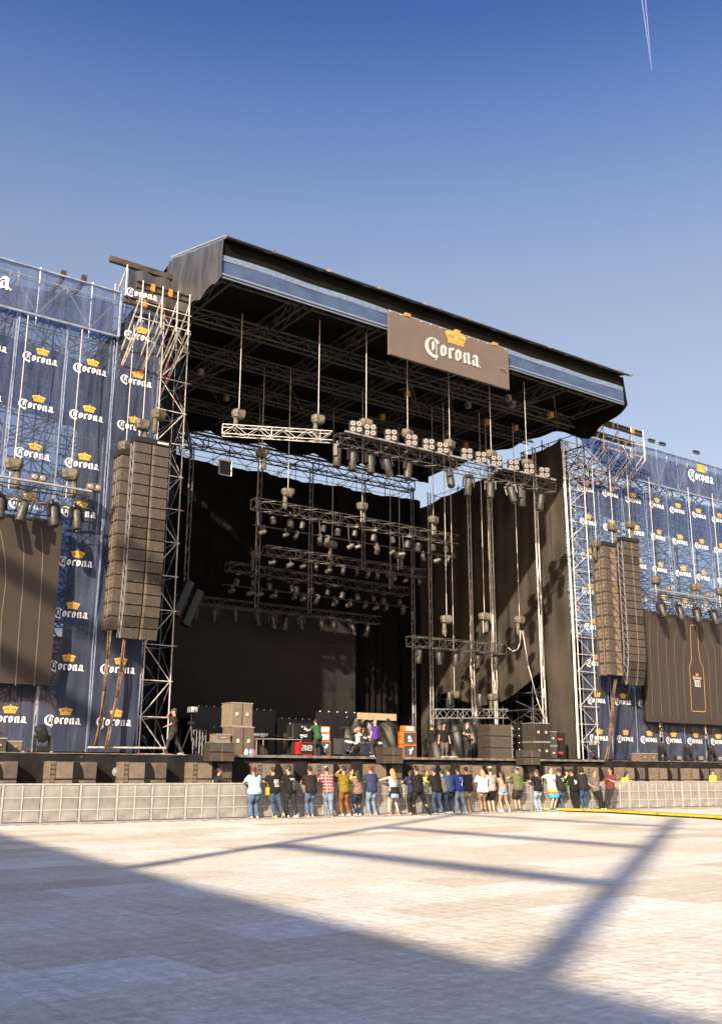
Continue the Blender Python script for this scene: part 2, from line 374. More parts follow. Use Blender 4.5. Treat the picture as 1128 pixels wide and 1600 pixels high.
# ---------------------------------------------------------------- ground
def ground():
    m = bpy.data.materials.new('pale_floor_tiles'); m.use_nodes = True; n = m.node_tree; b = n.nodes['Principled BSDF']
    tc = n.nodes.new('ShaderNodeTexCoord')
    def N(t, **k):
        x = n.nodes.new(t)
        for a, v in k.items(): setattr(x, a, v)
        return x
    def noise(sc, det=4, src=None):
        t = N('ShaderNodeTexNoise'); t.inputs['Scale'].default_value = sc; t.inputs['Detail'].default_value = det; n.links.new(src or tc.outputs['Object'], t.inputs['Vector']); return t
    # slightly scalloped seams: the coordinates are pushed by a fine wave before the tile pattern
    wv = noise(5.0, 2); sub = N('ShaderNodeVectorMath', operation='SUBTRACT'); sub.inputs[1].default_value = (.5, .5, .5)
    n.links.new(wv.outputs['Color'], sub.inputs[0]); sc = N('ShaderNodeVectorMath', operation='SCALE'); sc.inputs['Scale'].default_value = .10
    n.links.new(sub.outputs[0], sc.inputs[0]); ad = N('ShaderNodeVectorMath', operation='ADD'); n.links.new(tc.outputs['Object'], ad.inputs[0]); n.links.new(sc.outputs[0], ad.inputs[1])
    rot = N('ShaderNodeMapping'); rot.inputs['Rotation'].default_value = (0, 0, rad(-4)); n.links.new(ad.outputs[0], rot.inputs[0])
    def bricks(w_, h, mortar, off=.5):
        t = N('ShaderNodeTexBrick'); t.offset = off; t.inputs['Scale'].default_value = 1; t.inputs['Brick Width'].default_value = w_; t.inputs['Row Height'].default_value = h
        t.inputs['Mortar Size'].default_value = mortar; t.inputs['Mortar Smooth'].default_value = .6; t.inputs['Bias'].default_value = 0
        t.inputs['Color1'].default_value = (0, 0, 0, 1); t.inputs['Color2'].default_value = (1, 1, 1, 1); t.inputs['Mortar'].default_value = (.5, .5, .5, 1)
        n.links.new(rot.outputs[0], t.inputs['Vector']); return t
    big = bricks(2.44, 1.1, .0); mid = bricks(4.9, 3.3, 0, .3); small = bricks(.41, .37, .008, 0)
    r1 = N('ShaderNodeValToRGB'); n.links.new(big.outputs['Color'], r1.inputs[0])
    E_ = r1.color_ramp.elements; E_[0].position = 0; E_[0].color = (.50, .46, .385, 1); E_[1].position = 1; E_[1].color = (.69, .69, .665, 1)
    e = E_.new(.35); e.color = (.61, .575, .495, 1); e = E_.new(.6); e.color = (.65, .63, .57, 1)
    r2 = N('ShaderNodeValToRGB'); n.links.new(mid.outputs['Color'], r2.inputs[0]); r2.color_ramp.elements[0].color = (.90, .885, .87, 1); r2.color_ramp.elements[1].color = (1, 1, 1, 1)
    mu = N('ShaderNodeMixRGB', blend_type='MULTIPLY'); mu.inputs[0].default_value = .8; n.links.new(r1.outputs[0], mu.inputs[1]); n.links.new(r2.outputs[0], mu.inputs[2])
    d1 = noise(1.6, 8); rd = N('ShaderNodeValToRGB'); n.links.new(d1.outputs[0], rd.inputs[0]); rd.color_ramp.elements[0].position = .3; rd.color_ramp.elements[1].position = .68
    rd.color_ramp.elements[0].color = (.86, .83, .79, 1); rd.color_ramp.elements[1].color = (1, 1, 1, 1)
    mp2 = N('ShaderNodeMapping'); mp2.inputs['Scale'].default_value = (1, 1.25, 1); n.links.new(tc.outputs['Object'], mp2.inputs[0])
    d2 = noise(9, 8, mp2.outputs[0]); rd2 = N('ShaderNodeValToRGB'); n.links.new(d2.outputs[0], rd2.inputs[0]); rd2.color_ramp.elements[0].position = .3; rd2.color_ramp.elements[1].position = .7
    rd2.color_ramp.elements[0].color = (.80, .78, .74, 1); rd2.color_ramp.elements[1].color = (1.08, 1.07, 1.05, 1)
    mu2 = N('ShaderNodeMixRGB', blend_type='MULTIPLY'); mu2.inputs[0].default_value = 1; n.links.new(mu.outputs[0], mu2.inputs[1]); n.links.new(rd.outputs[0], mu2.inputs[2])
    mu3 = N('ShaderNodeMixRGB', blend_type='MULTIPLY'); mu3.inputs[0].default_value = 1; n.links.new(mu2.outputs[0], mu3.inputs[1]); n.links.new(rd2.outputs[0], mu3.inputs[2])
    seam = N('ShaderNodeMixRGB', blend_type='MIX'); seam.inputs[2].default_value = (.16, .14, .12, 1)
    sf = N('ShaderNodeMath', operation='MULTIPLY'); sf.inputs[1].default_value = .2; n.links.new(small.outputs['Fac'], sf.inputs[0]); n.links.new(sf.outputs[0], seam.inputs[0]); n.links.new(mu3.outputs[0], seam.inputs[1])
    # dark specks and pebbles of dirt
    vo = N('ShaderNodeTexVoronoi'); vo.inputs['Scale'].default_value = 2.6; n.links.new(tc.outputs['Object'], vo.inputs['Vector'])
    lt = N('ShaderNodeMath', operation='LESS_THAN'); lt.inputs[1].default_value = .028; n.links.new(vo.outputs['Distance'], lt.inputs[0])
    sp = N('ShaderNodeMixRGB', blend_type='MIX'); sp.inputs[2].default_value = (.05, .045, .04, 1); n.links.new(lt.outputs[0], sp.inputs[0]); n.links.new(seam.outputs[0], sp.inputs[1])
    n.links.new(sp.outputs[0], b.inputs['Base Color']); b.inputs['Roughness'].default_value = .58
    # relief: moulded dimples, seams, dirt
    vd = N('ShaderNodeTexVoronoi', feature='SMOOTH_F1'); vd.inputs['Scale'].default_value = 4.2; vd.inputs['Randomness'].default_value = .25; n.links.new(rot.outputs[0], vd.inputs['Vector'])
    a1 = N('ShaderNodeMath', operation='MULTIPLY'); a1.inputs[1].default_value = .5; n.links.new(vd.outputs['Distance'], a1.inputs[0])
    a2 = N('ShaderNodeMath', operation='SUBTRACT'); n.links.new(a1.outputs[0], a2.inputs[0]); n.links.new(small.outputs['Fac'], a2.inputs[1])
    a3 = N('ShaderNodeMath', operation='ADD'); n.links.new(a2.outputs[0], a3.inputs[0]); n.links.new(d2.outputs[0], a3.inputs[1])
    rv = N('ShaderNodeValToRGB'); n.links.new(vd.outputs['Distance'], rv.inputs[0]); rv.color_ramp.elements[0].position = .12; rv.color_ramp.elements[1].position = .62
    rv.color_ramp.elements[0].color = (1.1, 1.1, 1.1, 1); rv.color_ramp.elements[1].color = (.86, .85, .84, 1)  # dimples put into the colour too: lighter centres, dirt-darkened rims
    fk = noise(26, 3, mp2.outputs[0]); rf = N('ShaderNodeValToRGB'); n.links.new(fk.outputs[0], rf.inputs[0]); rf.color_ramp.elements[0].position = .40; rf.color_ramp.elements[1].position = .74
    rf.color_ramp.elements[0].color = (.93, .93, .93, 1); rf.color_ramp.elements[1].color = (1.22, 1.22, 1.22, 1)  # pale flecks: dimple highlights put into the colour
    m5 = N('ShaderNodeMixRGB', blend_type='MULTIPLY'); m5.inputs[0].default_value = 1; n.links.new(sp.outputs[0], m5.inputs[1]); n.links.new(rv.outputs[0], m5.inputs[2])
    m6 = N('ShaderNodeMixRGB', blend_type='MULTIPLY'); m6.inputs[0].default_value = 1; n.links.new(m5.outputs[0], m6.inputs[1]); n.links.new(rf.outputs[0], m6.inputs[2]); n.links.new(m6.outputs[0], b.inputs['Base Color'])
    bp = N('ShaderNodeBump'); bp.inputs['Strength'].default_value = .42; bp.inputs['Distance'].default_value = .08; n.links.new(a3.outputs[0], bp.inputs['Height']); n.links.new(bp.outputs[0], b.inputs['Normal'])
    g = MB(); g.add([(-900,-900,0),(900,-900,0),(900,900,0),(-900,900,0)], [(0,1,2,3)]); struct(g.build('ground', m))
ground()

# ---------------------------------------------------------------- shadow casters beyond the left edge of the picture
def grandstand():
    o = thing('grandstand', 'long covered stand beyond the left edge that shades the near paving', 'grandstand', (-21, 4, 0)); g = o.location
    X = -21; H = (7.0 - X)*.95/1.42
    xe = lambda y_: X + .09*(y_+8)
    b = MB(); b.slab([(X-16, -46, H-1.4), (xe(-46), -46, H-1.4), (xe(11.5), 11.5, H-1.4), (X-16, 11.5, H-1.4)], (0, 0, 1.4)); b.build('roof', STEELD, o, g)
    b = MB()
    for k in range(14): b.box(X-15+k*.9, X-14.1+k*.9, -45, 11, 0, 12-k*.8, 0)
    b.build('terrace', CONC, o, g)
    b = MB(); b.box(X-4.4, X-4.2, -46, 11, 0, H-1.4); b.build('front_screen', PVC, o, g)
grandstand()
def gantry():
    o = thing('scaffold_gantry', 'tall open steel gantry beyond the left edge that casts barred shadows', 'gantry', (-21.5, 0, 0)); g = o.location; X = -21.5
    def zz(gx): return (gx - X)*.95/1.42
    def yy(gx, gy): return gy - (gx - X)/1.42
    ys = [yy(7.1, 16.9), yy(7.0, 6.85)]; H = zz(28.5)
    for y, w_ in ((ys[0], .34), (ys[1], .42)):
        b = MB(); b.box(X-.15, X+.15, y-w_/2, y+w_/2, 0, H + (3 if w_ > .6 else 2)); b.build('column', STEELD, o, g)
    for gx, t in ((12.4, .28), (19.0, .24), (26.8, .22)):
        b = MB(); b.box(X-.12, X+.12, ys[1], ys[0], zz(gx)-t, zz(gx)+t); b.build('beam', STEELD, o, g)
    # second bay, whose beams mark the left wing of the stage
    for (a, c, t) in ((U(0, 880, y=37.4), U(95, 940, y=37.4), .4), (U(0, 1024, y=37.4), U(63, 1062, y=37.4), .4), (U(205, 860, y=36.5), U(250, 900, y=36.5), .5)):
        P = []
        for q in (a, c):
            k = (q.x - X)/SUN.x; P.append(q - SUN*k)
        b = MB(); d = (P[1]-P[0]); b.tube(P[0] - d*.6, P[1] + d*1.0, t, 8); b.build('beam', STEELD, o, g)
    for y in (24.5, 40):
        b = MB(); b.box(X-.15, X+.15, y-.2, y+.2, 0, 34); b.build('column', STEELD, o, g)
gantry()

# ---------------------------------------------------------------- stage deck
struct_objs = []
def stage():
    o = thing('stage_deck', 'long black skirted stage deck running behind the crowd barrier', 'stage', (30, 40, 0)); g = o.location
    b = MB(); b.box(-6, 66, 35.9, 54, 2.05, 2.2); b.build('deck_floor', DECKTOP, o, g)
    b = MB(); b.grid(lambda u, v: (-6+72*u, 35.86 + .03*math.sin(u*310) + .02*math.sin(u*97), 2.19*v), 240, 3); b.build('front_skirt', DECK, o, g)
    b = MB(); b.box(19.3, 25.9, 35.7, 35.84, 2.14, 2.24); b.box(25.9, 41.2, 35.72, 35.84, 2.14, 2.23); b.build('front_edge_rail', EDGE, o, g)
    b = MB(); b.box(19.3, 41.0, 40.8, 50.5, 2.2, 2.32); b.build('band_riser', EDGE, o, g)
    b = MB()
    b.box(8, 17.6, 35.84, 35.88, 2.19, 2.22); b.box(42, 60, 35.84, 35.88, 2.19, 2.22); b.build('wing_edge_rail', EDGE, o, g)
stage()

# ---------------------------------------------------------------- roof
def roof():
    o = thing('stage_roof', 'huge flat black stage roof with a blue front band', 'stage roof', (30, 38, 21.6)); g = o.location
    X0, X1 = 17.25, 42.45
    b = MB()
    prof = [(33.7, 23.2), (38.9, 24.55), (52.3, 22.6)]
    def top(u, v):
        k = v*2; i = min(1, int(k)); f = k - i; y = prof[i][0]*(1-f)+prof[i+1][0]*f; z = prof[i][1]*(1-f)+prof[i+1][1]*f
        return (X0 + (X1-X0)*u, y, z + .04*math.sin(u*60) - .1*math.sin(f*math.pi))
    b.grid(top, 60, 12); b.build('roof_cover', BLK, o, g, True)
    b = MB()
    def lin(u, v): return (X0 + (X1-X0)*u, 34.6 + 17.7*v, 22.55 + .07*math.sin(u*40)*math.sin(v*30))
    b.grid(lin, 50, 20); b.build('ceiling_cloth', BLK, o, g, True)
    BF = mat('blue_fascia_fabric', (.042, .068, .135), .65, 0, .15, 1.4, .7, 2, stretch=(1, 1, 2)); BF2 = mat('pale_blue_band', (.11, .155, .23), .65, 0, .15, 5, .5, 4)
    b = MB(); b.grid(lambda u, v: (X0 + (X1-X0)*u, 34.0 + .05*math.sin(u*35+v*2), 21.68 + .62*v), 80, 4); b.build('fascia_band', BF, o, g, True)
    b = MB(); b.grid(lambda u, v: (X0 + (X1-X0)*u, 33.99 + .03*math.sin(u*35+2), 22.30 + .26*v + .012*math.sin(u*21)), 80, 2); b.build('fascia_top_strip', BF2, o, g, True)
    b = MB(); b.tube((X0, 33.97, 21.64), (X1, 33.97, 21.64), .05, 8); b.tube((X0, 34.0, 21.52), (X1, 34.0, 21.52), .035, 8); b.build('fascia_pipe', mat('pale_blue_pipe', (.2, .26, .36), .4, .3), o, g)
    b = MB(); b.grid(lambda u, v: (X0 + (X1-X0)*u, 34.02 + .02*math.sin(u*50), 22.56 + .62*v), 60, 2); b.build('upper_valance', BLK, o, g)
    b = MB(); b.tube((X0, 33.68, 23.22), (X1+.25, 33.68, 23.22), .06, 6)
    for k in range(9):
        x = X0 + 2.2 + k*2.8
        b.box(x, x+.16, 33.6, 33.75, 23.2, 23.36, 1); b.box(x+1.0, x+1.08, 33.6, 33.72, 23.22, 23.33, 1)
    b.build('top_edge_pipe', [BLKM, EDGE], o, g)
    # side skirts
    b = MB()
    def ls(u, v):
        y = 33.9 + 5.4*u; zt = 23.2 + 1.35*u; zb = 21.55 - .25*math.sin(u*3.1) - .12*math.sin(u*23)
        return (17.2 - .03*math.sin(u*26+v*4) - .18*u*math.sin(v*3), y, zb + (zt-zb)*v)
    b.grid(ls, 36, 8); b.build('left_side_skirt', PVC, o, g, True)
    b = MB(); b.tube((17.18, 33.7, 23.25), (17.15, 38.95, 24.6), .05, 6); b.build('left_edge_pipe', ALU, o, g)
    b = MB()
    def rs(u, v):
        y = 33.95 + 18*u; zt = 23.2; zb = 21.55 - 1.15*max(0, min(1, u*6.5, (.31-u)*7)) - .08*math.sin(u*40)
        return (42.5 + .08*math.sin(u*50) + .25*(1-v), y, zb + (zt-zb)*v)
    b.grid(rs, 60, 6); b.build('right_side_skirt', BLK, o, g, True)
    # scalloped cloth at the back
    b = MB()
    def bk(u, v):
        zb = 21.35 - .5*abs(math.sin(u*math.pi*6.5)) ** .5
        return (17.9 + 24.4*u, 50.9, zb + (22.6-zb)*v)
    b.grid(bk, 90, 2); b.build('back_valance', BLK, o, g, True)
    # rafters and purlins
    def rafter(p, q, s, nm, step=1.0):
        p = Vector(p); q = Vector(q); d = q - p; L = d.length; n = max(2, int(L/step)); d.normalize(); sd = d.cross(Vector((0,0,1))).normalized(); up = Vector((0,0,1))
        b = MB(); h = s/2; t = .22
        for a in (-1, 1):
            for c in (-1, 1): b.tube(p + up*(h*c) + sd*(t*a), q + up*(h*c) + sd*(t*a), .05, 5)
            for i in range(n):
                A = p + d*(L*i/n) + sd*(t*a); B = p + d*(L*(i+1)/n) + sd*(t*a)
                b.tube(A + up*(h if i % 2 else -h), B + up*(-h if i % 2 else h), .028, 4)
                b.tube(A + up*h, A - up*h, .025, 4)
        b.build(nm, BLKROOF, o, g)
    for x in (17.7, 21.8, 25.9, 30.0, 34.1, 38.2, 42.0): rafter((x, 34.3, 22.0), (x, 51.5, 21.9), .75, 'rafter', 1.3)
    for y in (34.5, 37.6, 41.0, 44.5, 48.0, 51.2): rafter((17.6, y, 21.35 if y > 35 else 22.0), (42.2, y, 21.35 if y > 35 else 22.0), .55, 'purlin', 1.2)
    rr = random.Random(3)
    for k in range(26):
        x = rr.uniform(18, 40); y = rr.choice([36, 39, 42.5, 46, 49]); b = MB(); l = rr.uniform(2.5, 4.5)
        b.tube((x, y, 21.9), (x + rr.choice([-1, 1])*l*.7, y + rr.choice([-1, 1])*l*.6, 21.3 - rr.random()*.4), .035, 5); b.build('wind_brace', BLKROOF, o, g)
    for k in range(12):
        x = rr.uniform(18.5, 40); y = rr.uniform(35.5, 47); b = MB(); b.box(x-.12, x+.12, y-.12, y+.12, 20.75, 21.05); b.build('rigging_clamp', ORNG if k % 2 else EDGE, o, g)
roof()

# ---------------------------------------------------------------- hanging sign
def sign():
    o = thing('hanging_sign', 'brown-grey rectangular beer sign with an orange crown hung on the roof front', 'sign', (29.55, 33.75, 20.15)); g = o.location
    b = MB(); b.box(25.8, 33.35, 33.70, 33.86, 20.18, 22.3); pn = b.build('panel', mat('sign_panel_brown_grey', (.105, .086, .073), .6, 0, .06, 1.2), o, g)
    b = MB(); logo(b, 29.62, 21.13, .60, lambda x, z: 33.69, 0, 1, 2); b.build('lettering', [WHITES, GOLDS, mat('sign_dark_print', (.07, .055, .045), .7)], pn, g)
    b = MB(); b.tube((25.8, 33.78, 22.4), (33.35, 33.78, 22.4), .03, 6)
    for k in range(13): x = 25.9 + k*.61; b.tube((x, 33.78, 22.3), (x, 33.78, 22.42), .02, 5)
    for x in (26.9, 30.0, 32.5): b.box(x-.16, x+.16, 33.7, 33.84, 22.36, 22.52, 1)
    b.build('hanging_rail', [ALU, ORNG], o, g)
sign()

# ---------------------------------------------------------------- drapes round the stage
def drapes():
    b = MB()
    b.grid(lambda u, v: (17.95 + 24.0*u, 51.4 + .12*math.sin(u*75) + .05*math.sin(u*190), 2.25 + (17.35 - .14*abs(math.sin(u*math.pi*4.2)) - .12*math.sin(u*4))*v), 200, 16)
    tag(b.build('back_drape', BLK, None, (30, 51.4, 2.25), True), 'tall black cloth backdrop closing the back of the stage', 'drape')
    b = MB()
    b.grid(lambda u, v: (17.75 + .06*math.sin(u*60), 38.6 + 12.8*u, 2.25 + 19.4*v), 60, 10)
    tag(b.build('side_drape', BLK, None, (17.75, 45, 2.25), True), 'black cloth wall on the left side of the stage behind the scaffold tower', 'drape')
    b = MB()
    def rd(u, v):
        y = 38.1 + 13.45*u
        zt = 20.45 - 1.4*u - .12*abs(math.sin(u*math.pi*5))
        if y < 40.1: zb = 2.25
        elif y < 49.8: f = (y-40.1)/9.7; zb = 7.3 - 1.35*math.sin(min(1, f*1.15)*math.pi) + 0*f - 1.0*f
        else: zb = 2.25 + max(0, (50.6-y))*2.6
        z = zb + (zt-zb)*v; bulge = .28*math.exp(-((z-7)/2.2)**2)*math.sin(u*math.pi)
        return (41.75 + .02*math.sin(u*80 + z*.2) - bulge + .04*math.sin(z*2.1+u*9), y, z)
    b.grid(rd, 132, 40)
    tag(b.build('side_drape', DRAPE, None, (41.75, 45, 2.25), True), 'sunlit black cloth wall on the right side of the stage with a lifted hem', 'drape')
    b = MB(); b.box(46.5, 46.6, 38.2, 53, 2.2, 9); b.box(42.2, 46.6, 38.25, 38.35, 4.6, 8); b.box(41.9, 46.6, 38.3, 53, 9, 9.1); b.box(41.9, 46.6, 52.9, 53, 2.2, 9)  # black box with its own top, added to keep the hem opening dark
    tag(b.build('backstage_dark_box', BLK, None, (44, 45, 2.25)), 'black cloth box added under the lifted hem of the right drape, keeping it dark', 'dark box')
    # black curtain legs right of the video wall
    b = MB(); b.grid(lambda u, v: (35.3 + 3.6*u, 50.2 + .14*math.sin(u*48), 2.3 + 11.6*v), 70, 4)
    tag(b.build('curtain_leg', BLK, None, (37, 50.2, 2.3), True), 'narrow shiny black curtain hanging just right of the big centre screen', 'curtain')
    b = MB(); b.box(22.85, 34.85, 49.0, 49.3, 4.3, 10.4); so_ = thing('video_wall', 'big blank dark video wall at the back centre of the stage', 'screen', (28.8, 49, 2.3))
    b.build('screen_surface', LEDD, so_, so_.location)
    for k in range(9):
        b = MB(); x = 22.9 + k*1.5; b.box(x, x+.08, 49.3, 49.5, 2.3, 10.4); b.build('support_post', BLKM, so_, so_.location)
    b = MB(); b.box(22.85, 34.85, 48.98, 49.0, 10.4, 10.55); b.build('top_rail', BLKM, so_, so_.location)
    # low black masking flats with small white studs
    rng = [(22.9, 25.2, 4.75), (25.4, 27.7, 4.7), (30.2, 33.1, 4.75), (27.8, 30.1, 4.3), (33.2, 35.2, 4.4)]
    for i, (a, c, h) in enumerate(rng):
        t = thing('masking_flat', 'low black masking flat in front of the big centre screen, %s from the left' % od(sorted(r[0] for r in rng).index(a)), 'stage flat', ((a+c)/2, 46.2, 2.32), group='masking flats in front of the centre screen')
        b = MB(); b.box(a, c, 46.2, 46.26, 2.32, h); b.build('panel', BLKM, t, t.location)
        b = MB()
        for k in range(5): x = a + .3 + k*(c-a-.6)/4; b.box(x-.025, x+.025, 46.15, 46.2, h, h+.05)
        b.build('stud', WHITE, t, t.location)
drapes()

# ---------------------------------------------------------------- masts with pale cables
def mast(x, y, z1, label, lit=True, side=False):
    o = thing('mast', label, 'mast', (x, y, 2.25), group='steel masts standing round the inside of the stage'); g = o.location
    b = MB()
    for a in (-.11, .11): b.tube((x+a, y, 2.25), (x+a, y, z1), .045, 6)
    for k in range(int((z1-2.25)/.7)): z = 2.4 + k*.7; b.tube((x-.11, y, z), (x+.11, y, z+.35), .02, 4)
    b.build('column', STEELD if not side else ALU, o, g)
    rr = random.Random(int(x*10+y)); tp = mat('blue_white_tape', (.35, .42, .60), .5, 0, .5, 20)
    z = z1 - 3
    while z > 2.6:
        b = MB(); b.box(x-.16, x-.10, y-.1, y-.06, z-.5, z, 0); b.build('cable_tape', tp, o, g); z -= rr.uniform(.8, 3.0)
for i, (px, py, z1) in enumerate(((300, 720, 19.9), (407, 745, 20.4), (487, 750, 20.0), (568, 780, 20.0), (645, 900, 20.2))):
    p = U(px, py, y=50.7); mast(p.x, 50.7, z1, 'steel mast at the back of the stage, %s from the left' % od(i))
for i, (px, py) in enumerate(((836, 768), (768, 860), (734, 860), (672, 900))):
    p = U(px, py, x=41.2); mast(41.2, p.y, 20.3 - i*.2, 'bright steel mast against the right side drape, %s from the front' % od(i), side=True)
def slack_cable(pts, label, r=.05, m=WCABLE, nm='hanging_cable'):
    b = MB(); b.path(pts, r, 6); tag(b.build(nm, m, None, pts[-1], True), label, 'cable', 'cables hanging inside and beside the stage')
slack_cable([U(p, q, x=40.9) for p, q in ((734, 905), (736, 960), (737, 1010), (735, 1040), (736, 1060), (742, 1082), (744, 1100), (744, 1180))], 'pale wavy cable in front of the third right drape mast')
slack_cable([U(p, q, x=40.9) for p, q in ((768, 900), (770, 960), (771, 1010), (768, 1035), (769, 1050), (775, 1078), (776, 1110), (777, 1180))], 'pale cable bending outwards low in front of the second mast of the right drape')
slack_cable([U(p, q, x=41.1) for p, q in ((845, 960), (847, 1040), (850, 1062), (853, 1120), (856, 1185))], 'pale cable running down the frontmost mast of the right drape')
b = MB()
for (p, q) in (((878, 690), (893, 945)), ((893, 945), (904, 1185))): b.tube(U(*p, y=37.9), U(*q, y=37.9), .07, 6)
tag(b.build('white_pipe', mat('white_pipe', (.55, .52, .48), .5), None, U(904, 1185, y=37.9)), 'tall pale pipe edging the right side of the stage opening', 'pipe')

# ---------------------------------------------------------------- scaffold towers and wings
zl = [2.25 + 1.36*k for k in range(15)]
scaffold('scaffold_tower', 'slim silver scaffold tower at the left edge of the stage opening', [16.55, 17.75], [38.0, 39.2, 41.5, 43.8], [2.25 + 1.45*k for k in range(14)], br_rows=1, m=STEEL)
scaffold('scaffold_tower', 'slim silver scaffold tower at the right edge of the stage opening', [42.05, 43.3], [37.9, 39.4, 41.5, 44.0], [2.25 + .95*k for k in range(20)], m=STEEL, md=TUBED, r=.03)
LW = [6.1, 8.2, 10.3, 12.35, 14.4, 16.45]
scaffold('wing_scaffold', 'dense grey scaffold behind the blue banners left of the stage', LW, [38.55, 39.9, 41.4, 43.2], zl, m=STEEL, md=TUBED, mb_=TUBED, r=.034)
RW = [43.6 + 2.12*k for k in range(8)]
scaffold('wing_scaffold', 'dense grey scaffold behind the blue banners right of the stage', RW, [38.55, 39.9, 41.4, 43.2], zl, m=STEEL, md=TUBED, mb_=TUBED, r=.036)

SC_UP = scrim('blue_banner_mesh', (.075, .095, .150), .54); SC_RT = scrim('light_blue_banner_mesh', (.085, .115, .180), .50)
SC_LOW = scrim('solid_navy_banner', (.040, .048, .076), .98, .05); SC_HD = scrim('header_banner_mesh', (.10, .13, .20), .56)
HEM = mat('silver_blue_hem', (.17, .21, .30), .5, 0, .25, 4)
def strip(x0, x1, z0, z1, zsplit, mup, rows, label, group, xh=.245, side='left'):
    o = thing('banner_strip', label, 'banner', ((x0+x1)/2, 38.0, z0), group=group); g = o.location; ph = x0*1.7
    def yf(x, z): return 38.0 + .05*math.sin(z*.9+ph) + .035*math.sin(x*3+z*.35+ph) + .02*math.sin(z*2.3+x)
    for (a, c, m) in ((z0, zsplit, SC_LOW), (zsplit, z1, mup)):
        if c - a < .2: continue
        b = MB(); n = max(2, int((c-a)/.5)); b.grid(lambda u, v: (x0+(x1-x0)*u, yf(x0+(x1-x0)*u, a+(c-a)*v), a+(c-a)*v), 8, n); b.build('mesh_sheet', m, o, g, True)
    for z in rows: b = MB(); logo(b, (x0+x1)/2, z, xh, yf); b.build('printed_logo', [NAVYD, WHITE, GOLD, NAVYD], o, g)
    n = 14
    for x in (x0+.02, x1-.02):
        b = MB()
        for k in range(n): za = z0+(z1-z0)*k/n; zb_ = z0+(z1-z0)*(k+1)/n; b.add([(x-.03, yf(x, za)-.02, za), (x+.03, yf(x, za)-.02, za), (x+.03, yf(x, zb_)-.02, zb_), (x-.03, yf(x, zb_)-.02, zb_)], [(0,1,2,3)])
        b.build('side_hem', HEM, o, g)
ROWS = [3.42 + 2.04*k for k in range(8)]
for i, (a, c) in enumerate(((8.25, 10.27), (10.31, 12.33), (12.37, 14.39), (14.43, 16.45))):
    last = i == 3
    strip(a, c, 2.3, 21.4 if last else 19.4, 6.6 if i < 3 else 7.6, SC_UP, ROWS + ([19.75, 21.0-.02] if last else []) if not last else [3.42 + 2.04*k for k in range(10)],
          ['blue mesh banner strip with repeated crowned logos at the far left frame edge', 'blue mesh banner strip with crowned logos just behind the left video screen', 'blue mesh banner strip with crowned logos in the clear left of the left speaker array', 'tallest blue mesh banner strip, behind the left speaker array beside the tower'][i], 'banner strips on the left wing')
for i in range(7):
    a = 43.42 + 2.14*i; c = a + 2.10
    strip(a-.98+.0, c-.98, 2.3, 18.6 if i > 1 else 17.9, 6.3, SC_RT, ROWS, 'light blue mesh banner strip with crowned logos on the right wing, %s from the stage' % od(i), 'banner strips on the right wing')
def header(x0, x1, z0, z1, cx, cz, xh, label):
    o = thing('header_banner', label, 'banner', ((x0+x1)/2, 37.9, z0)); g = o.location; yf = lambda x, z: 37.85 + .03*math.sin(x*2.2) + .02*math.sin(x*5+z*3)
    b = MB(); b.grid(lambda u, v: (x0+(x1-x0)*u, yf(x0+(x1-x0)*u, z0+(z1-z0)*v), z0+(z1-z0)*v), 40, 5); b.build('mesh_sheet', SC_HD, o, g, True)
    b = MB(); logo(b, cx, cz, xh, yf); b.build('printed_logo', [NAVYD, WHITE, GOLD, NAVYD], o, g)
    b = MB(); P = [(x0, 37.8, z0), (x1, 37.8, z0), (x1, 37.8, z1), (x0, 37.8, z1)]
    for k in range(4): b.tube(P[k], P[(k+1) % 4], .06, 6)
    b.build('frame_pipe', HEM, o, g)
    # lattice girder carrying it
    b = MB(); n = int((x1-x0)/1.0)
    for k in range(n):
        xa = x0+(x1-x0)*k/n; xb = x0+(x1-x0)*(k+1)/n; za, zb = (z0+.3, z1-.2) if k % 2 else (z1-.2, z0+.3)
        b.tube((xa, 38.3, za), (xb, 38.3, zb), .035, 5)
        if k % 2: b.tube((xa, 38.3, z0-.2), (xa, 38.3, z1+.35), .035, 5, 0)
    b.tube((x0, 38.3, z0+.3), (x1, 38.3, z0+.3), .035, 5); b.tube((x0, 38.3, z1-.2), (x1, 38.3, z1-.2), .035, 5)
    b.build('girder', STEEL, o, g)
header(5.5, 14.45, 19.45, 21.5, 8.3, 20.5, .54, 'wide see-through blue header banner along the top of the left wing')
header(47.6, 60, 19.0, 21.35, 54.55, 20.3, .46, 'wide see-through blue header banner along the top of the right wing, with one big logo')
def sheet(pts, y, m, label, nm='backing_sheet'):
    b = MB(); b.slab([(x, y, z) for x, z in pts], (0, .02, 0)); tag(b.build(nm, m, None, (pts[0][0], y, pts[0][1])), label, 'sheet', 'dark sheets tied behind the mesh banners')
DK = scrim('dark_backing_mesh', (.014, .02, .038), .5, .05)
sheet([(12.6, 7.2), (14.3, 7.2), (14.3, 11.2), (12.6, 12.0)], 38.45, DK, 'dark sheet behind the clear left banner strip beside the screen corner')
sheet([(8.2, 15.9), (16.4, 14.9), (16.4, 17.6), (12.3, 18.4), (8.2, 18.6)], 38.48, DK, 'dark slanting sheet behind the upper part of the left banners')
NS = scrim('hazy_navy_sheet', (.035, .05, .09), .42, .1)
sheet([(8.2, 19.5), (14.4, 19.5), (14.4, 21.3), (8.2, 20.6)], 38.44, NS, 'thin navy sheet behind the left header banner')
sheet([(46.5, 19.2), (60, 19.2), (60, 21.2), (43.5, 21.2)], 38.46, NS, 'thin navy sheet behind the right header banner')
sheet([(14.5, 7.5), (16.4, 7.5), (16.4, 11.5), (14.5, 11.5)], 38.46, DK, 'dark sheet behind the tallest left banner at speaker height')
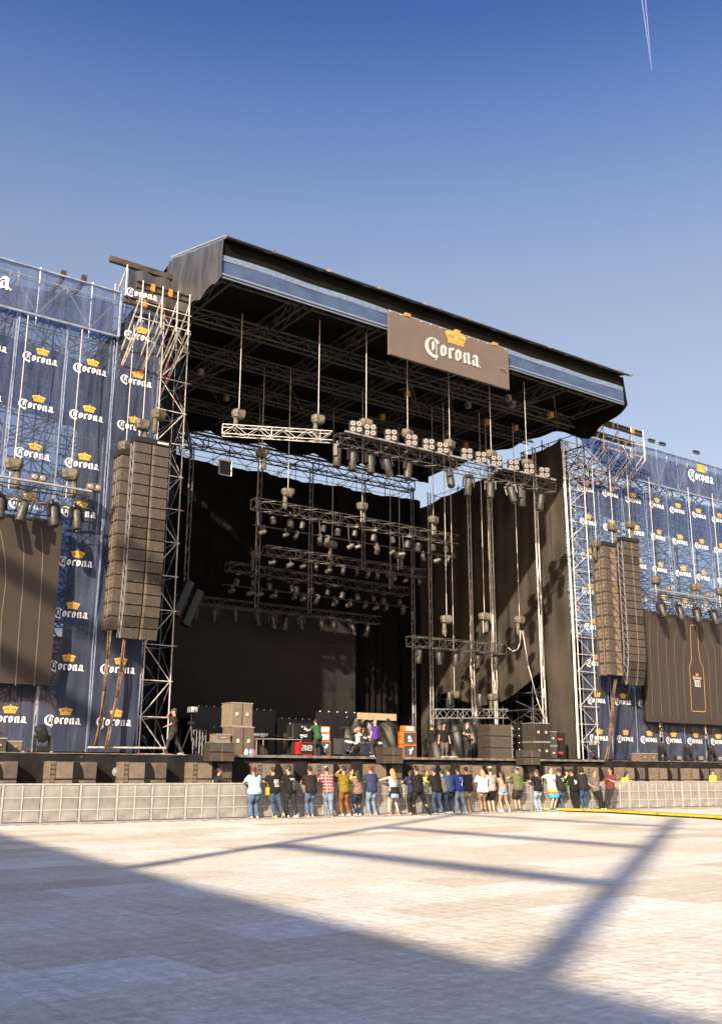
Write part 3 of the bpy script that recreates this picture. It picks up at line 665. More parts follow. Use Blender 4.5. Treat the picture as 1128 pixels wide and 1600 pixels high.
sheet([(43.5, 16.6), (50, 16.2), (60, 15.6), (60, 18.9), (43.5, 18.3)], 38.5, scrim('thin_navy_sheet', (.03, .045, .09), .42, .1), 'dark sheet behind the upper part of the right banners')
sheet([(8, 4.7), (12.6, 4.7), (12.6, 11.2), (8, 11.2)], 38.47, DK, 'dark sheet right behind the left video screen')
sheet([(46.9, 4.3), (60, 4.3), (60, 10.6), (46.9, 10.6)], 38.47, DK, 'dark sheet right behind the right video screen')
# cantilever frames over the speaker arrays
def cantilever(x0, x1, zt, label, bx, flip=1):
    o = thing('rigging_frame', label, 'rigging frame', ((x0+x1)/2, 37, zt)); g = o.location
    for k, (y, z) in enumerate(((36.2, zt), (36.9, zt-.45), (37.5, zt-.15))):
        b = MB(); b.box(x0, x1, y-.1, y+.1, z+.11, z+.15); b.box(x0, x1, y-.1, y+.1, z-.15, z-.11); b.box(x0, x1, y-.02, y+.02, z-.11, z+.11); b.build('beam', IBEAM, o, g)
        for x in (x0+.7, x1-1.0):
            b = MB(); b.box(x-.08, x+.08, y-.13, y+.13, z-.17, z+.17); b.build('clamp', ORNG, o, g)
    for x in bx:
        b = MB(); b.tube((x, 36.1, zt+.2), (x, 36.1, zt-1.7), .03, 6); b.build('upright', STEEL, o, g)
        for k, (dz, L) in enumerate(((-.3, 5.2), (-1.2, 4.6), (-1.6, 3.6))):
            b = MB(); b.tube((x+.05*k, 36.1, zt+dz), (x+.05*k, 41.2, zt+dz-L), .035, 6); b.tube((x+.05*k, 38, zt+dz-L*.37-.0), (x+.05*k, 38.1, zt+dz-L*.37-.15), .05, 6, 1); b.build('brace', [STEEL, RED], o, g)
    for z in (zt-.8, zt-1.5):
        b = MB(); b.tube((x0, 36.1, z), (x1, 36.1, z), .028, 6); b.build('ledger', STEEL, o, g)
cantilever(14.45, 16.95, 21.25, 'cantilever rigging frame with weathered beams above the left speaker array', (14.7, 15.6, 16.3, 16.85))
cantilever(43.3, 46.8, 21.25, 'cantilever rigging frame with weathered beams above the right speaker array', (43.1, 44.4, 45.6, 46.7))
def topcap():
    o = thing('crown_beam', 'black cloth under a weathered beam at the top of the left wing', 'beam', (15.8, 38.6, 21.6)); g = o.location
    b = MB(); b.box(14.1, 17.3, 38.5, 38.7, 23.25, 23.5); b.build('beam', IBEAM, o, g)
    b = MB(); b.grid(lambda u, v: (15.0+2.15*u, 38.55+.05*math.sin(u*14), 21.75 + 1.5*v - .25*u*(1-v)), 16, 4); b.build('cloth', PVC, o, g, True)
    b = MB(); b.tube((14.9, 38.5, 20.5), (14.9, 38.5, 23.3), .03, 6); b.tube((14.9, 39.8, 19.5), (14.9, 39.8, 22.9), .03, 6); b.tube((14.9, 38.5, 23.2), (14.9, 41.0, 21.0), .04, 6)
    for z in (20.6, 21.4, 22.2): b.tube((14.9, 38.5, z), (14.9, 41, z-.3), .025, 5)
    b.build('scaffold_stub', STEEL, o, g)
topcap()
for i, (px, py) in enumerate(((95, 430), (127, 437))):
    p = U(px, py, y=38.6); b = MB(); b.box(p.x-.07, p.x+.07, 38.2, 41.0, p.z-.42, p.z-.25); b.box(p.x-.10, p.x+.10, 38.1, 38.3, p.z-.25, p.z+.02)
    tag(b.build('top_beam', IBEAM, None, p), 'dark beam end sticking over the left header banner, %s one' % ('left', 'right')[i], 'beam', 'beam ends on top of the wings')
for i, (px, py) in enumerate(((1015, 690), (1032, 695), (1085, 708))):
    p = U(px, py, y=38.6); b = MB(); b.box(p.x-.3, p.x+.3, 38.45, 38.55, p.z-.08, p.z+.08); b.box(p.x-.3, p.x+.3, 38.38, 38.62, p.z+.08, p.z+.11)
    tag(b.build('top_beam', IBEAM, None, p), 'weathered beam piece on top of the right header banner, %s from the stage' % od(i), 'beam', 'beam ends on top of the wings')
# girders at the top of the back opening, seen against the sky
truss('back_girder', 'dark lattice girder across the sky gap at the back of the stage', (18, 52.4, 20.9), (42, 52.4, 20.9), .7, 1.0, BLKROOF, r=.05, lac=.03)
truss('back_girder', 'dark lattice girder sloping away on the left of the sky gap', (18, 41, 20.4), (24.6, 52.0, 19.9), .6, .8, BLKROOF, r=.05, lac=.028)
scaffold('rear_scaffold', 'dark scaffold standing outside the right side drape near the roof', [43.3, 45.2], [44.0, 46.5, 49.0, 51.5], [2.25 + 2*k for k in range(10)], m=STEELD)
scaffold('rear_scaffold', 'dark scaffold behind the black stage backdrop', [18 + 2.4*k for k in range(11)], [52.3, 54.5], [12.25 + 1.7*k for k in range(6)], m=BLKROOF, md=BLKROOF)
b = MB(); b.box(16, 38, 76, 90, 0, 11.5, 0)
def building(x0, x1, y0, y1, h, label, nx):
    o = thing('apartment_building', label, 'building', ((x0+x1)/2, y0, 0)); g = o.location
    b = MB(); b.box(x0, x1, y0, y1, 0, h); b.build('wall', mat('ochre_wall', (.42, .26, .14), .8, 0, .12, .4), o, g)
    b = MB(); b.box(x0-.3, x1+.3, y0-.3, y1+.3, h, h+.4); b.build('roof', CONC, o, g)
    for i in range(nx):
        for k in range(int(h/3)):
            b = MB(); x = x0 + (x1-x0)*(i+.5)/nx; b.box(x-.8, x+.8, y0-.06, y0+.02, 1+3*k, 2.4+3*k); b.build('window', GLASS, o, g)
building(20, 44, 78, 90, 11.8, 'ochre building glimpsed behind the left wing beside the screen', 8)
building(84, 112, 72, 84, 8.5, 'ochre building glimpsed low behind the right wing', 9)
# ---------------------------------------------------------------- video screens on the wings
def wing_screen(x0, x1, z0, z1, label, right):
    o = thing('video_screen', label, 'screen', ((x0+x1)/2, 37.5, z0)); g = o.location
    b = MB(); b.box(x0, x1, 37.4, 37.62, z0, z1); b.build('led_surface', LED, o, g)
    b = MB()
    for z in (z0+.3, (z0+z1)/2, z1-.3): b.box(x0+.05, x1-.05, 37.62, 37.9, z-.06, z+.06)
    for k in range(int((x1-x0)/1.2)+1): x = x0+.06+k*1.2; b.box(x, x+.08, 37.62, 37.86, z0+.1, z1-.1)
    b.build('support_frame', BLKM, o, g)
    def line(pts, w_, m, nm):
        b = MB(); V = [Vector((p.x, 37.385, p.z)) for p in pts]
        for a, c in zip(V, V[1:]):
            d = (c-a).normalized(); q = Vector((-d.z, 0, d.x))*w_; b.add([a-q-d*w_*.5, a+q-d*w_*.5, c+q+d*w_*.5, c-q+d*w_*.5], [(0,1,2,3)])
        b.build(nm, m, o, g)
    if right:
        Z = lambda L: [U(970+a*.14, 940+c*.14, y=37.4) for a, c in L]
        for L in ([(310,200),(315,480),(335,850),(350,1270)][:0] or [(310,190),(312,420),(330,700),(350,1270)], [(412,205),(402,470),(420,800),(452,1290)], [(545,200),(505,330),(500,600),(520,880),(545,1295)],
                  [(655,215),(600,380),(590,560),(610,900),(632,1298)], [(715,190),(722,400),(690,560),(690,800),(722,1300)], [(880,230),(895,400),(965,620),(985,1000),(1005,1310)],
                  [(975,370),(1040,560),(1055,900),(1080,1315)], [(1050,270),(1110,500),(1128,800)]):
            P = Z(L); Q = []
            for i in range(len(P)-1):
                p0 = P[max(i-1, 0)]; p1, p2 = P[i], P[i+1]; p3 = P[min(i+2, len(P)-1)]
                for k in range(6):
                    t = k/6; Q.append(.5*((2*p1)+(p2-p0)*t+(2*p0-5*p1+4*p2-p3)*t*t+(3*p1-p0-3*p2+p3)*t**3))
            Q.append(P[-1]); line(Q, .014, LINE, 'display_line')
        bot = [(775,262),(830,262),(840,275),(845,340),(868,600),(876,660),(905,720),(915,780),(940,1215),(930,1230),(792,1222),(782,1210),(762,800),(755,740),(780,650),(768,300),(768,270),(775,262)]
        line(Z(bot), .024, mat('bottle_outline_orange', (.38, .21, .07), .6), 'bottle_outline')
        b = MB(); p = Z([(840, 855)])[0]; logo(b, p.x, p.z, .135, lambda x, z: 37.38, 0, 1, 2, .004); b.build('screen_logo', [WHITES, GOLDS, LED], o, g)
        p = Z([(848, 915)])[0]; b = MB(); y = 37.37
        def bar(x0_, x1_, z0_, z1_): b.add([(p.x+x0_, y, p.z+z0_), (p.x+x1_, y, p.z+z0_), (p.x+x1_, y, p.z+z1_), (p.x+x0_, y, p.z+z1_)], [(0,1,2,3)])
        bar(-.27, -.20, -.2, .2); bar(-.31, -.27, .1, .15)
        for ox in (-.11, .12):
            bar(ox-.05, ox-.0, -.2, .2); bar(ox+.08, ox+.13, -.2, .2); bar(ox, ox+.08, .15, .2); bar(ox, ox+.08, -.2, -.15)
        b.build('screen_number', WHITES, o, g)
    else:
        Z = lambda L: [U(a*.2748, 690+c*.2748, y=37.4) for a, c in L]
        for L in ([(5,505),(30,650),(35,800),(10,1000),(0,1300)], [(118,470),(138,620),(130,850),(112,1050),(90,1385)], [(235,490),(246,620),(235,850),(222,1050),(195,1390)]):
            line(Z(L), .02, mat('led_cream_line', (.13, .105, .075), .7), 'display_line')
wing_screen(4.5, 12.58, 4.68, 11.0, 'tall dark video screen on the left wing with thin curved cream lines', False)
wing_screen(47.15, 60, 4.42, 10.85, 'tall dark video screen on the right wing showing an outlined bottle', True)

# ---------------------------------------------------------------- lamps
def moving_head(label):
    o = thing('moving_head_light', label, 'stage light')
    b = MB(); b.bbox(-.16, .16, -.12, .12, -.12, 0, .02); b.box(-.03, .03, -.03, .03, 0, .14); b.build('base', BLKM, o)
    b = MB(); b.box(-.24, -.19, -.07, .07, -.50, -.10); b.box(.19, .24, -.07, .07, -.50, -.10); b.box(-.21, .21, -.06, .06, -.17, -.11); b.build('yoke', BLKM, o)
    b = MB(); b.xf = Matrix.Translation((0, 0, -.42)) @ Matrix.Rotation(rad(3), 4, 'X')
    b.lathe((0,0,0), [(-.44, .135), (-.42, .15), (.18, .15), (.26, .12), (.28, .05)], 12); b.xf = None; lh = b.build('lamp_head', LAMPC, o, smooth=True)
    b = MB(); b.xf = Matrix.Translation((0, 0, -.42)) @ Matrix.Rotation(rad(3), 4, 'X'); b.lathe((0,0,0), [(-.475, .05), (-.465, .12)], 12); b.xf = None; b.build('lens', GLASS, lh)
    return o
def small_wash(label):
    o = thing('wash_light', label, 'stage light')
    b = MB(); b.bbox(-.13, .13, -.10, .10, -.12, 0, .015); b.box(-.02, .02, -.02, .02, 0, .12); b.build('base', BLKM, o)
    b = MB(); b.lathe((0, 0, -.36), [(-.19, .11), (-.17, .13), (.06, .135), (.14, .09)], 10); lh = b.build('lamp_head', mat('dull_grey_lamp', (.03, .027, .023), .5, 0, .3, 8), o)
    b = MB(); b.lathe((0, 0, -.36), [(-.205, .04), (-.195, .10)], 10); b.build('lens', GLASS, lh); return o
def small_spot(label):
    o = thing('small_spot', label, 'stage light')
    b = MB(); b.box(-.09, .09, -.015, .015, -.22, .08); b.build('bracket', BLKM, o)
    b = MB(); b.xf = Matrix.Translation((0, 0, -.22)) @ Matrix.Rotation(rad(65), 4, 'X') @ Matrix.Rotation(rad(20), 4, 'Y'); b.lathe((0,0,0), [(-.17, .09), (-.1, .1), (.08, .09), (.15, .05)], 10); b.xf = None; b.build('lamp_head', mat('matt_dark_lamp', (.07, .065, .06), .45, 0, .3, 8), o); return o
def blinder(label):
    o = thing('blinder_light', label, 'stage light')
    b = MB()
    for x in (-.14, .14):
        for z in (.16, .44): b.box(x-.135, x+.135, -.02, .16, z-.135, z+.135)
    b.box(-.31, -.28, 0, .1, -.05, .5); b.box(.28, .31, 0, .1, -.05, .5); b.build('housing', BLKM, o)
    for x in (-.14, .14):
        for z in (.16, .44):
            b = MB(); b.lathe((x, -.02, z), [(-.03, .115), (-.01, .118), (.0, .12)], 12, 0, 'y'); b.lathe((x, -.055, z), [(0, .05), (.02, .06)], 8, 1, 'y'); b.build('lamp', [REFL, GLASS], o)
    return o
K_MH = Kind(moving_head, 'moving head lights hung from the trusses'); K_W = Kind(small_wash, 'small wash lights on the rear trusses')
K_SP = Kind(small_spot, 'small spots under the rear trusses'); K_BL = Kind(blinder, 'four-lamp blinder lights on top of the front truss')
def hoist(label, zc, cover=GREYBAG):
    o = thing('chain_hoist', label, 'hoist', group='chain hoists holding the trusses')
    b = MB(); q = random.Random(len(label)*3 + int(zc*10))
    def rg(z, a, d, n=12): return [Vector((a*max(-1, min(1, 1.35*math.cos(2*math.pi*k/n)))*(1+q.uniform(-.05, .05)), d*max(-1, min(1, 1.35*math.sin(2*math.pi*k/n)))*(1+q.uniform(-.06, .06)), z + q.uniform(-.025, .025))) for k in range(n)]
    b.rings([rg(.36, .17, .14), rg(.42, .25, .19), rg(.60, .30, .22), rg(.74, .29, .20), rg(.78, .12, .1)]); b.build('rain_cover', cover, o, smooth=False)
    b = MB(); sx = q.choice((-1, 1))*.13
    def rh(z, a, d, n=8): return [Vector((sx + a*math.cos(2*math.pi*k/n), .02 + d*math.sin(2*math.pi*k/n), z)) for k in range(n)]
    b.rings([rh(-.24, .10, .08), rh(-.12, .125, .10), rh(.2, .11, .09), rh(.42, .09, .08)]); b.build('chain_bag', cover, o)
    b = MB(); b.tube((-.1, 0, -.3), (-.1, 0, .4), .02, 5); b.build('hook', STEEL, o)
    b = MB(); b.tube((0, 0, .75), (0, 0, zc), .02, 5); b.build('chain', WCABLE, o); return o
def put_hoist(p, ztop, label, cover=GREYBAG, s=1.0):
    o = hoist(label, (ztop-p.z)/s, cover); o.location = p; o.scale = (s, s, s); o.rotation_euler[2] = R.uniform(-.4, .4); return o

# front truss
truss('lighting_truss', 'long front lighting truss carrying blinders on top and big covered lamps below', (23.8, 35.0, 15.98), (37.5, 35.0, 16.05), .5, .55)
b = MB(); b.tube((24.0, 34.65, 16.32), (37.4, 34.65, 16.4), .05, 6); tag(b.build('truss_pipe', ALU, None, (24.0, 34.65, 16.32)), 'pale pipe clamped along the top front of the long front truss', 'pipe')
truss('lighting_truss', 'bare truss piece at the left end of the front truss, hanging at an angle', (19.1, 36.96, 16.0), (23.45, 34.9, 16.0), .42, .5, ALU)
L1 = [525, 552, 575, 596, 627, 660, 690, 733, 768, 800, 826, 846]
for i, px in enumerate([527, 551, 577, 600, 637, 700, 732, 764, 793, 812, 842]):
    p = U(px, 715, y=37.6); x = p.x if i else 25.5
    K_MH.put((U(px, 700, y=35.0).x, 35.0, 15.75), (rad(R.uniform(-12, 12)), rad(R.uniform(-25, 25)), R.uniform(-.8, .8)), 'covered moving head hanging under the front truss, %s from the left' % od(i), (1.22,)*3)
for i, px in enumerate([556, 578, 611, 643, 670, 692, 730, 752, 776, 803, 827, 851]):
    p = U(px, 705 + (px-556)*.19, y=34.65); K_BL.put((p.x, 34.65, 16.36), (0, 0, -.45), 'four-lamp blinder standing on the front truss, %s from the left' % od(i), (1.0,)*3)
for i, px in enumerate([372, 500, 572, 637, 703, 768, 824]):
    if i < 2:
        f = (px-347)/175.; p = Vector((19.1+4.35*f, 36.96-2.06*f, 16.2))
    else: p = Vector((U(px, 690+(px-572)*.22, y=35.0).x, 35.0, 16.5))
    put_hoist(p, 21.6, 'grey covered chain hoist over the front truss, %s from the left' % od(i), GREYBAG, 1.0)
# rear trusses
def row(kind, p, q, n, dz, label, sc=1.0, rx=0, jit=.15):
    p = Vector(p); q = Vector(q)
    for i in range(n):
        c = p.lerp(q, (i+.5+R.uniform(-.28, .28))/n); c.z += dz; k_ = sc*R.uniform(.82, 1.1); kind.put(c, (rad(rx + R.uniform(-14, 14)), R.uniform(-jit*2, jit*2), R.uniform(-1.2, 1.2)), label % od(i), (k_,)*3)
truss('lighting_truss', 'wide second lighting truss over the middle of the stage', (22.7, 40.4, 14.0), (35.45, 40.4, 13.95), .5, .6)
b = MB(); b.tube((22.6, 40.2, 12.9), (35.3, 40.2, 12.9), .035, 6)
for k in range(8): x = 22.9 + k*1.75; b.tube((x, 40.2, 12.9), (x, 40.3, 13.75), .02, 5)
tag(b.build('lighting_pipe', BLKM, None, (22.6, 40.2, 12.9)), 'black pipe slung below the second truss', 'pipe')
row(K_W, (23.2, 40.2, 13.7), (35.3, 40.2, 13.7), 12, 0, 'small wash light under the second truss, %s from the left', 1.25)
row(K_SP, (22.8, 40.2, 12.88), (35.2, 40.2, 12.88), 13, 0, 'small spot on the black pipe below the second truss, %s from the left', 1.2)
truss('lighting_truss', 'shorter third lighting truss behind and below the second truss', (25.5, 44, 12.72), (36.1, 44, 12.7), .45, .5)
row(K_SP, (25.6, 44, 12.4), (36, 44, 12.4), 12, 0, 'small spot under the third truss, %s from the left', 1.2)
truss('lighting_truss', 'dim fourth lighting truss low over the rear of the stage', (24.4, 46, 12.05), (36.4, 46, 11.95), .45, .6, BLKROOF)
row(K_W, (24.6, 46, 11.75), (36.2, 46, 11.7), 12, 0, 'dim wash light under the fourth truss, %s from the left', 1.25)
row(K_SP, (24.2, 45.8, 11.0), (36.3, 45.8, 11.0), 13, 0, 'dim small spot on the pipe below the fourth truss, %s from the left', 1.2)
b = MB(); b.tube((24.1, 45.8, 11.02), (36.4, 45.8, 11.0), .035, 6); tag(b.build('lighting_pipe', BLKM, None, (24.1, 45.8, 11)), 'black pipe slung below the fourth truss', 'pipe')
truss('lighting_truss', 'black lowest truss running along the top edge of the big centre screen', (22.3, 47.6, 10.35), (35.6, 47.6, 10.35), .45, .6, BLKROOF)
row(K_MH, (22.9, 47.5, 10.1), (35.2, 47.5, 10.1), 11, 0, 'dark moving head on top of the centre screen, %s from the left', 1.0)
# lighting ladder left
for k, (px, py) in enumerate(((285, 935), (300, 950))):
    p = U(px, py, y=41.5); b = MB(); b.xf = Matrix.Translation(p) @ Matrix.Rotation(rad(22), 4, 'Y'); b.bbox(-.2, .2, -.2, .2, -.9, .9, .03); b.xf = None
    tag(b.build('batten_light', BLKM, None, p), 'tilted black light batten beside the left tower, %s one' % ('upper', 'lower')[k], 'stage light', 'tilted battens beside the left tower')
for i, (px, py, yy_) in enumerate(((450, 770, 40.4), (566, 800, 40.4), (677, 818, 40.4), (519, 850, 44), (624, 868, 44), (398, 905, 46), (610, 938, 46))):
    q = {40.4: 14.3, 44: 13.0, 46: 12.3}[yy_]; x = U(px, py, y=yy_).x
    put_hoist(Vector((x, yy_, q)), 21.4, ['left', 'middle', 'right', 'left', 'right', 'left', 'right'][i] + ' covered chain hoist over the ' + ['second', 'second', 'second', 'third', 'third', 'fourth', 'fourth'][i] + ' truss', OLIVEBAG if i > 4 else GREYBAG)
p = U(409, 725, y=41.0); put_hoist(p, 21.4, 'grey covered chain hoist hanging alone in the sky gap', OLIVEBAG, 1.0)
o = thing('floodlight_panel', 'small square flood panel in a pale frame near the left tower', 'stage light', U(352, 731, y=41.5)); g = o.location
b = MB(); b.box(g.x-.32, g.x+.32, g.y, g.y+.08, g.z-.35, g.z+.35); b.build('panel', BLKM, o, g)
b = MB(); P = [g+Vector((a*.34, -.02, c*.37)) for a, c in ((-1,-1),(1,-1),(1,1),(-1,1))]
for k in range(4): b.tube(P[k], P[(k+1) % 4], .03, 5)
b.build('frame', ALU, o, g)
# hanging side truss and floor truss at the right
truss('lighting_truss', 'short truss hung low in front of the sunlit right drape', (31.2, 39.2, 7.95), (37.65, 39.2, 8.0), .5, .5)
for i, px in enumerate((655, 685, 712, 745, 773)):
    x = U(px, 1010, y=39.2).x; K_MH.put((x, 39.2, 7.7), (0, R.uniform(-.1, .1), R.uniform(-.5, .5)), 'lamp under the short hanging truss on the right, %s from the left' % od(i), (.95,)*3)
for i, (px, py) in enumerate(((698, 985), (757, 980), (812, 985))):
    p = U(px, py, y=39.2); put_hoist(p, 21.2, ['left chain hoist of the short hanging truss on the right', 'right chain hoist of the short hanging truss on the right', 'single chain hoist with a looped cable right of the short hanging truss'][i], GREYBAG, 1.0)
slack_cable([U(a, c, y=39.1) for a, c in ((813, 985), (812, 1005), (808, 1015), (800, 1018), (794, 1012))], 'pale looped cable under the single right chain hoist', .03)
slack_cable([U(a, c, y=39.1) for a, c in ((816, 985), (825, 1040), (838, 1090), (850, 1125))], 'straight pale guy cable from the single right chain hoist to the deck', .03)
truss('lighting_truss', 'low truss on the deck at the right with lamps on top', (33.0, 39.6, 4.45), (38.0, 39.6, 4.62), .45, .45, ALU)
for i, px in enumerate((698, 745)):
    x = U(px, 1097, y=39.6).x; K_MH.put((x, 39.4, 4.75), (rad(180), 0, .3), 'lamp standing on the low right truss, %s one' % ('left', 'right')[i], (.95,)*3)
for i, px in enumerate((710, 770)):
    put_hoist(Vector((U(px, 1090, y=39.6).x, 39.6, 4.95)), 21.2, '%s chain hoist above the low right truss' % ('left', 'right')[i], OLIVEBAG, .9)
def tarp(P, label, y0, amp, name='tarp'):
    """P: left edge px list (top->bottom), right edge px list"""
    L, Rr = P; b = MB()
    def at(E_, v):
        k = v*(len(E_)-1); i = min(len(E_)-2, int(k)); f = k-i; return E_[i][0]*(1-f)+E_[i+1][0]*f, E_[i][1]*(1-f)+E_[i+1][1]*f
    def fn(u, v):
        a = at(L, v); c = at(Rr, v); p = U(a[0]*(1-u)+c[0]*u, a[1]*(1-u)+c[1]*u, y=y0)
        f = .5+.5*math.sin(u*26+v*5); return (p.x, y0 + amp*(math.sin(u*19+v*2)+.5*math.sin(u*41-v*7)) - .5*v*v*(1-abs(2*u-1)*.2), p.z - .06*math.sin(u*math.pi)*(1-v)*3)
    b.grid(fn, 40, 16); tag(b.build(name, TARP, None, U(*P[0][-1], y=y0), True), label, 'tarp')
tarp(([(679, 1119), (676, 1150), (668, 1186)], [(754, 1116), (752, 1150), (748, 1187)]), 'shiny black tarp hanging from the low truss behind the guitarist', 40.1, .09)
tarp(([(553, 1121), (540, 1140), (533, 1184)], [(609, 1121), (622, 1135), (628, 1184)]), 'shiny black tarp draped over the drum screen behind the drummer', 44.6, .12)
o = thing('drum_screen', 'pale wooden top board of the screen behind the drums', 'screen', U(585, 1184, y=44.9)); g = o.location
p, q = U(555, 1122, y=44.9), U(609, 1118, y=44.9)
b = MB(); b.box(p.x-.1, q.x+.15, 44.5, 44.58, p.z-.08, p.z+.28); b.build('top_board', mat('pale_board', (.36, .29, .20), .7, 0, .1, 4), o, g)
b = MB()
for k in range(5): x = p.x + .25 + k*(q.x-p.x-.3)/4; b.box(x-.03, x+.03, 44.5, 44.56, p.z+.28, p.z+.34)
for x in (p.x, q.x): b.box(x-.04, x+.04, 44.6, 44.68, 2.32, p.z+.1)
b.build('frame', BLKM, o, g)
# side-wing trusses with lamps
def wing_truss(x0, x1, z, label, mh, hz, hlabel, side):
    truss('lighting_truss', label, (x0, 37.0, z), (x1, 37.0, z), .5, .5)
    b = MB(); b.tube((x0, 36.6, z+.42), (x1, 36.6, z+.42), .05, 6); tag(b.build('truss_pipe', ALU, None, (x0, 36.6, z+.4)), 'pale pipe along the top of the truss over the %s video screen' % side, 'pipe')
    for i, x in enumerate(mh): K_MH.put((x, 36.7, z-.25), (rad(-15), R.uniform(-.2, .2), R.uniform(-.5, .5)), 'lamp under the truss over the %s video screen, %s from the left' % (side, od(i)), (1.15,)*3)
    for i, x in enumerate(hz): put_hoist(Vector((x, 37.0, z+.45)), 19.0, hlabel % od(i), OLIVEBAG, 1.1)
    for k, x in enumerate([h+.9 for h in hz]):
        o = thing('floor_blinder', 'twin lamp on the truss over the %s video screen, %s from the left' % (side, od(k)), 'stage light', (x, 36.8, z+.5), group='twin lamps on the wing trusses'); g = o.location
        b = MB(); b.bbox(x-.3, x+.3, 36.7, 36.95, z+.5, z+.8, .03); b.build('housing', OLIVEBAG, o, g)
        for s in (-.15, .15): b = MB(); b.lathe((x+s, 36.69, z+.65), [(-.02, .08), (0, .11)], 10, 0, 'y'); b.build('lamp', REFL, o, g)
wing_truss(6.5, 13.35, 11.75, 'lighting truss over the left video screen', [9.9, 10.9, 11.9, 12.8], [10.4, 12.6], 'covered chain hoist over the left video screen truss, %s from the left', 'left')
wing_truss(47.2, 60, 11.55, 'lighting truss over the right video screen', [47.9, 49.6, 51.3, 52.9, 54.5], [48.1, 51.9, 54.4], 'covered chain hoist over the right video screen truss, %s from the left', 'right')

# ---------------------------------------------------------------- speaker arrays
def line_array(name, label, x0, w_, y0, dep, z1, z0, n, kind, bend=0, brand=False):
    o = thing(name, label, 'line array', (x0+w_/2, y0, z0), group='hanging speaker arrays'); g = o.location; h = (z1-z0)/n
    b = MB(); b.box(x0-.03, x0+w_+.03, y0-.03, y0+dep, z1+.02, z1+.24)
    if brand:
        for k in range(8): xx = x0 + w_*.62 + k*.062; b.box(xx, xx+.04, y0-.036, y0-.03, z1+.08, z1+.16, 1)
    b.build('rigging_bumper', [BLKM, WHITE], o, g)
    z = z1; y = y0; ang = 0
    for i in range(n):
        k = n-i
        if bend and k <= 5: ang += bend
        a = rad(ang); b = MB(); b.xf = Matrix.Translation((x0, y, z)) @ Matrix.Rotation(a, 4, 'X')
        rr = random.Random(i*13+int(x0)); mshade = 0 if rr.random() < .7 else 1
        if kind == 'main':
            sx = w_*.5
            b.bbox(.02, w_-.02, .04, dep, -h+.012, -.012, .015, 3)
            for (a0, a1) in ((.03, sx-.06), (sx+.08, w_-.03)): b.bbox(a0, a1, 0, .06, -h+.02, -.02, .012, mshade)
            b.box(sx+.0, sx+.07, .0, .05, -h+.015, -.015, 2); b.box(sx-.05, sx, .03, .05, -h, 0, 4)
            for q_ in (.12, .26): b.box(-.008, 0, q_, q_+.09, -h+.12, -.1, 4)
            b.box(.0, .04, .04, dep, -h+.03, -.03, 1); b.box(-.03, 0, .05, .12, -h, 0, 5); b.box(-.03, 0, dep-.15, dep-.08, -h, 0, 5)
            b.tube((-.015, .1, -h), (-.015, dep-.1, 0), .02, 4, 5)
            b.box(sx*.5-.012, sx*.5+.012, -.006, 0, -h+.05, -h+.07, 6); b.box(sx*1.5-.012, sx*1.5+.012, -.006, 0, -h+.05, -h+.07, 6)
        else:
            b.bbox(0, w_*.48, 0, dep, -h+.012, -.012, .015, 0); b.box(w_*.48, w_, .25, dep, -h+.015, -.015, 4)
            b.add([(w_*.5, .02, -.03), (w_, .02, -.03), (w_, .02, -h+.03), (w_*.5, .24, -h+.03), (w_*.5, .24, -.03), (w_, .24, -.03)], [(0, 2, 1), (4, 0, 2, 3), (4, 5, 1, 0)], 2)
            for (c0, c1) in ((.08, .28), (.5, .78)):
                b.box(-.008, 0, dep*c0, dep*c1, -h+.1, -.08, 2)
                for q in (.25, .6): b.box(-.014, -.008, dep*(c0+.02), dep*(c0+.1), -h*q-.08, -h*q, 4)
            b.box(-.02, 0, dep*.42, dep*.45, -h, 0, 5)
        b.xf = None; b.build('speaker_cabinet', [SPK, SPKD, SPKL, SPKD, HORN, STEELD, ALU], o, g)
        y += -math.sin(a)*-h if False else math.sin(a)*h; z -= math.cos(a)*h
    return o
LA = line_array('line_array', 'main line array left of the stage, wide brown grey cabinets in a long column', 14.98, 1.52, 36.5, .5, 14.55, 6.55, 18, 'main', 2.0, True)
line_array('line_array', 'narrow bass array hanging just left of and behind the left main line array', U(190, 720, y=37.0).x, .95, 37.0, .85, 14.05, 6.9, 13, 'sub')
line_array('line_array', 'bass array of horn cabinets right of the stage, left of its main array', 43.05, 1.0, 36.5, .92, 14.0, 6.75, 11, 'sub')
line_array('line_array', 'main line array right of the stage, curving backwards at its foot', 44.72, 1.42, 36.5, .5, 14.5, 6.3, 19, 'main', 2.6)
for i, (px, py, yy_, zt) in enumerate(((247, 662, 36.8, 20.8), (222, 678, 36.9, 20.8), (196, 712, 37.4, 20.0), (958, 832, 36.9, 20.7), (985, 828, 36.9, 20.7), (932, 858, 36.9, 20.5))):
    p = U(px, py+8, y=yy_); put_hoist(p, zt, ['right covered hoist over the left main array', 'left covered hoist over the left main array', 'covered hoist over the narrow left bass array', 'left covered hoist over the right main array', 'right covered hoist over the right main array', 'covered hoist over the right bass array'][i], OLIVEBAG, 1.05)
def bundle(pts, label, y0, n=5):
    o = thing('cable_bundle', label, 'cable', U(*pts[-1], y=y0), group='brown cable bundles under the speaker arrays'); g = o.location; rr = random.Random(n)
    for k in range(n):
        b = MB(); dx, dy = rr.uniform(-3, 3), rr.uniform(-.15, .15); Q = []
        for i, (a, c) in enumerate(pts): q = U(a + dx*math.sin(1+i*1.1+k), c, y=y0 + dy); Q.append(q)
        b.path(Q, .028, 5); b.build('cable', BROWNC, o, g, True)
bundle([(172, 985), (168, 1030), (163, 1080), (158, 1130), (150, 1168)], 'brown cable bundle hanging below the narrow left bass array', 37.0)
bundle([(196, 998), (190, 1050), (182, 1090), (172, 1135), (166, 1172)], 'thicker brown cable bundle below the left main array', 36.9, 8)
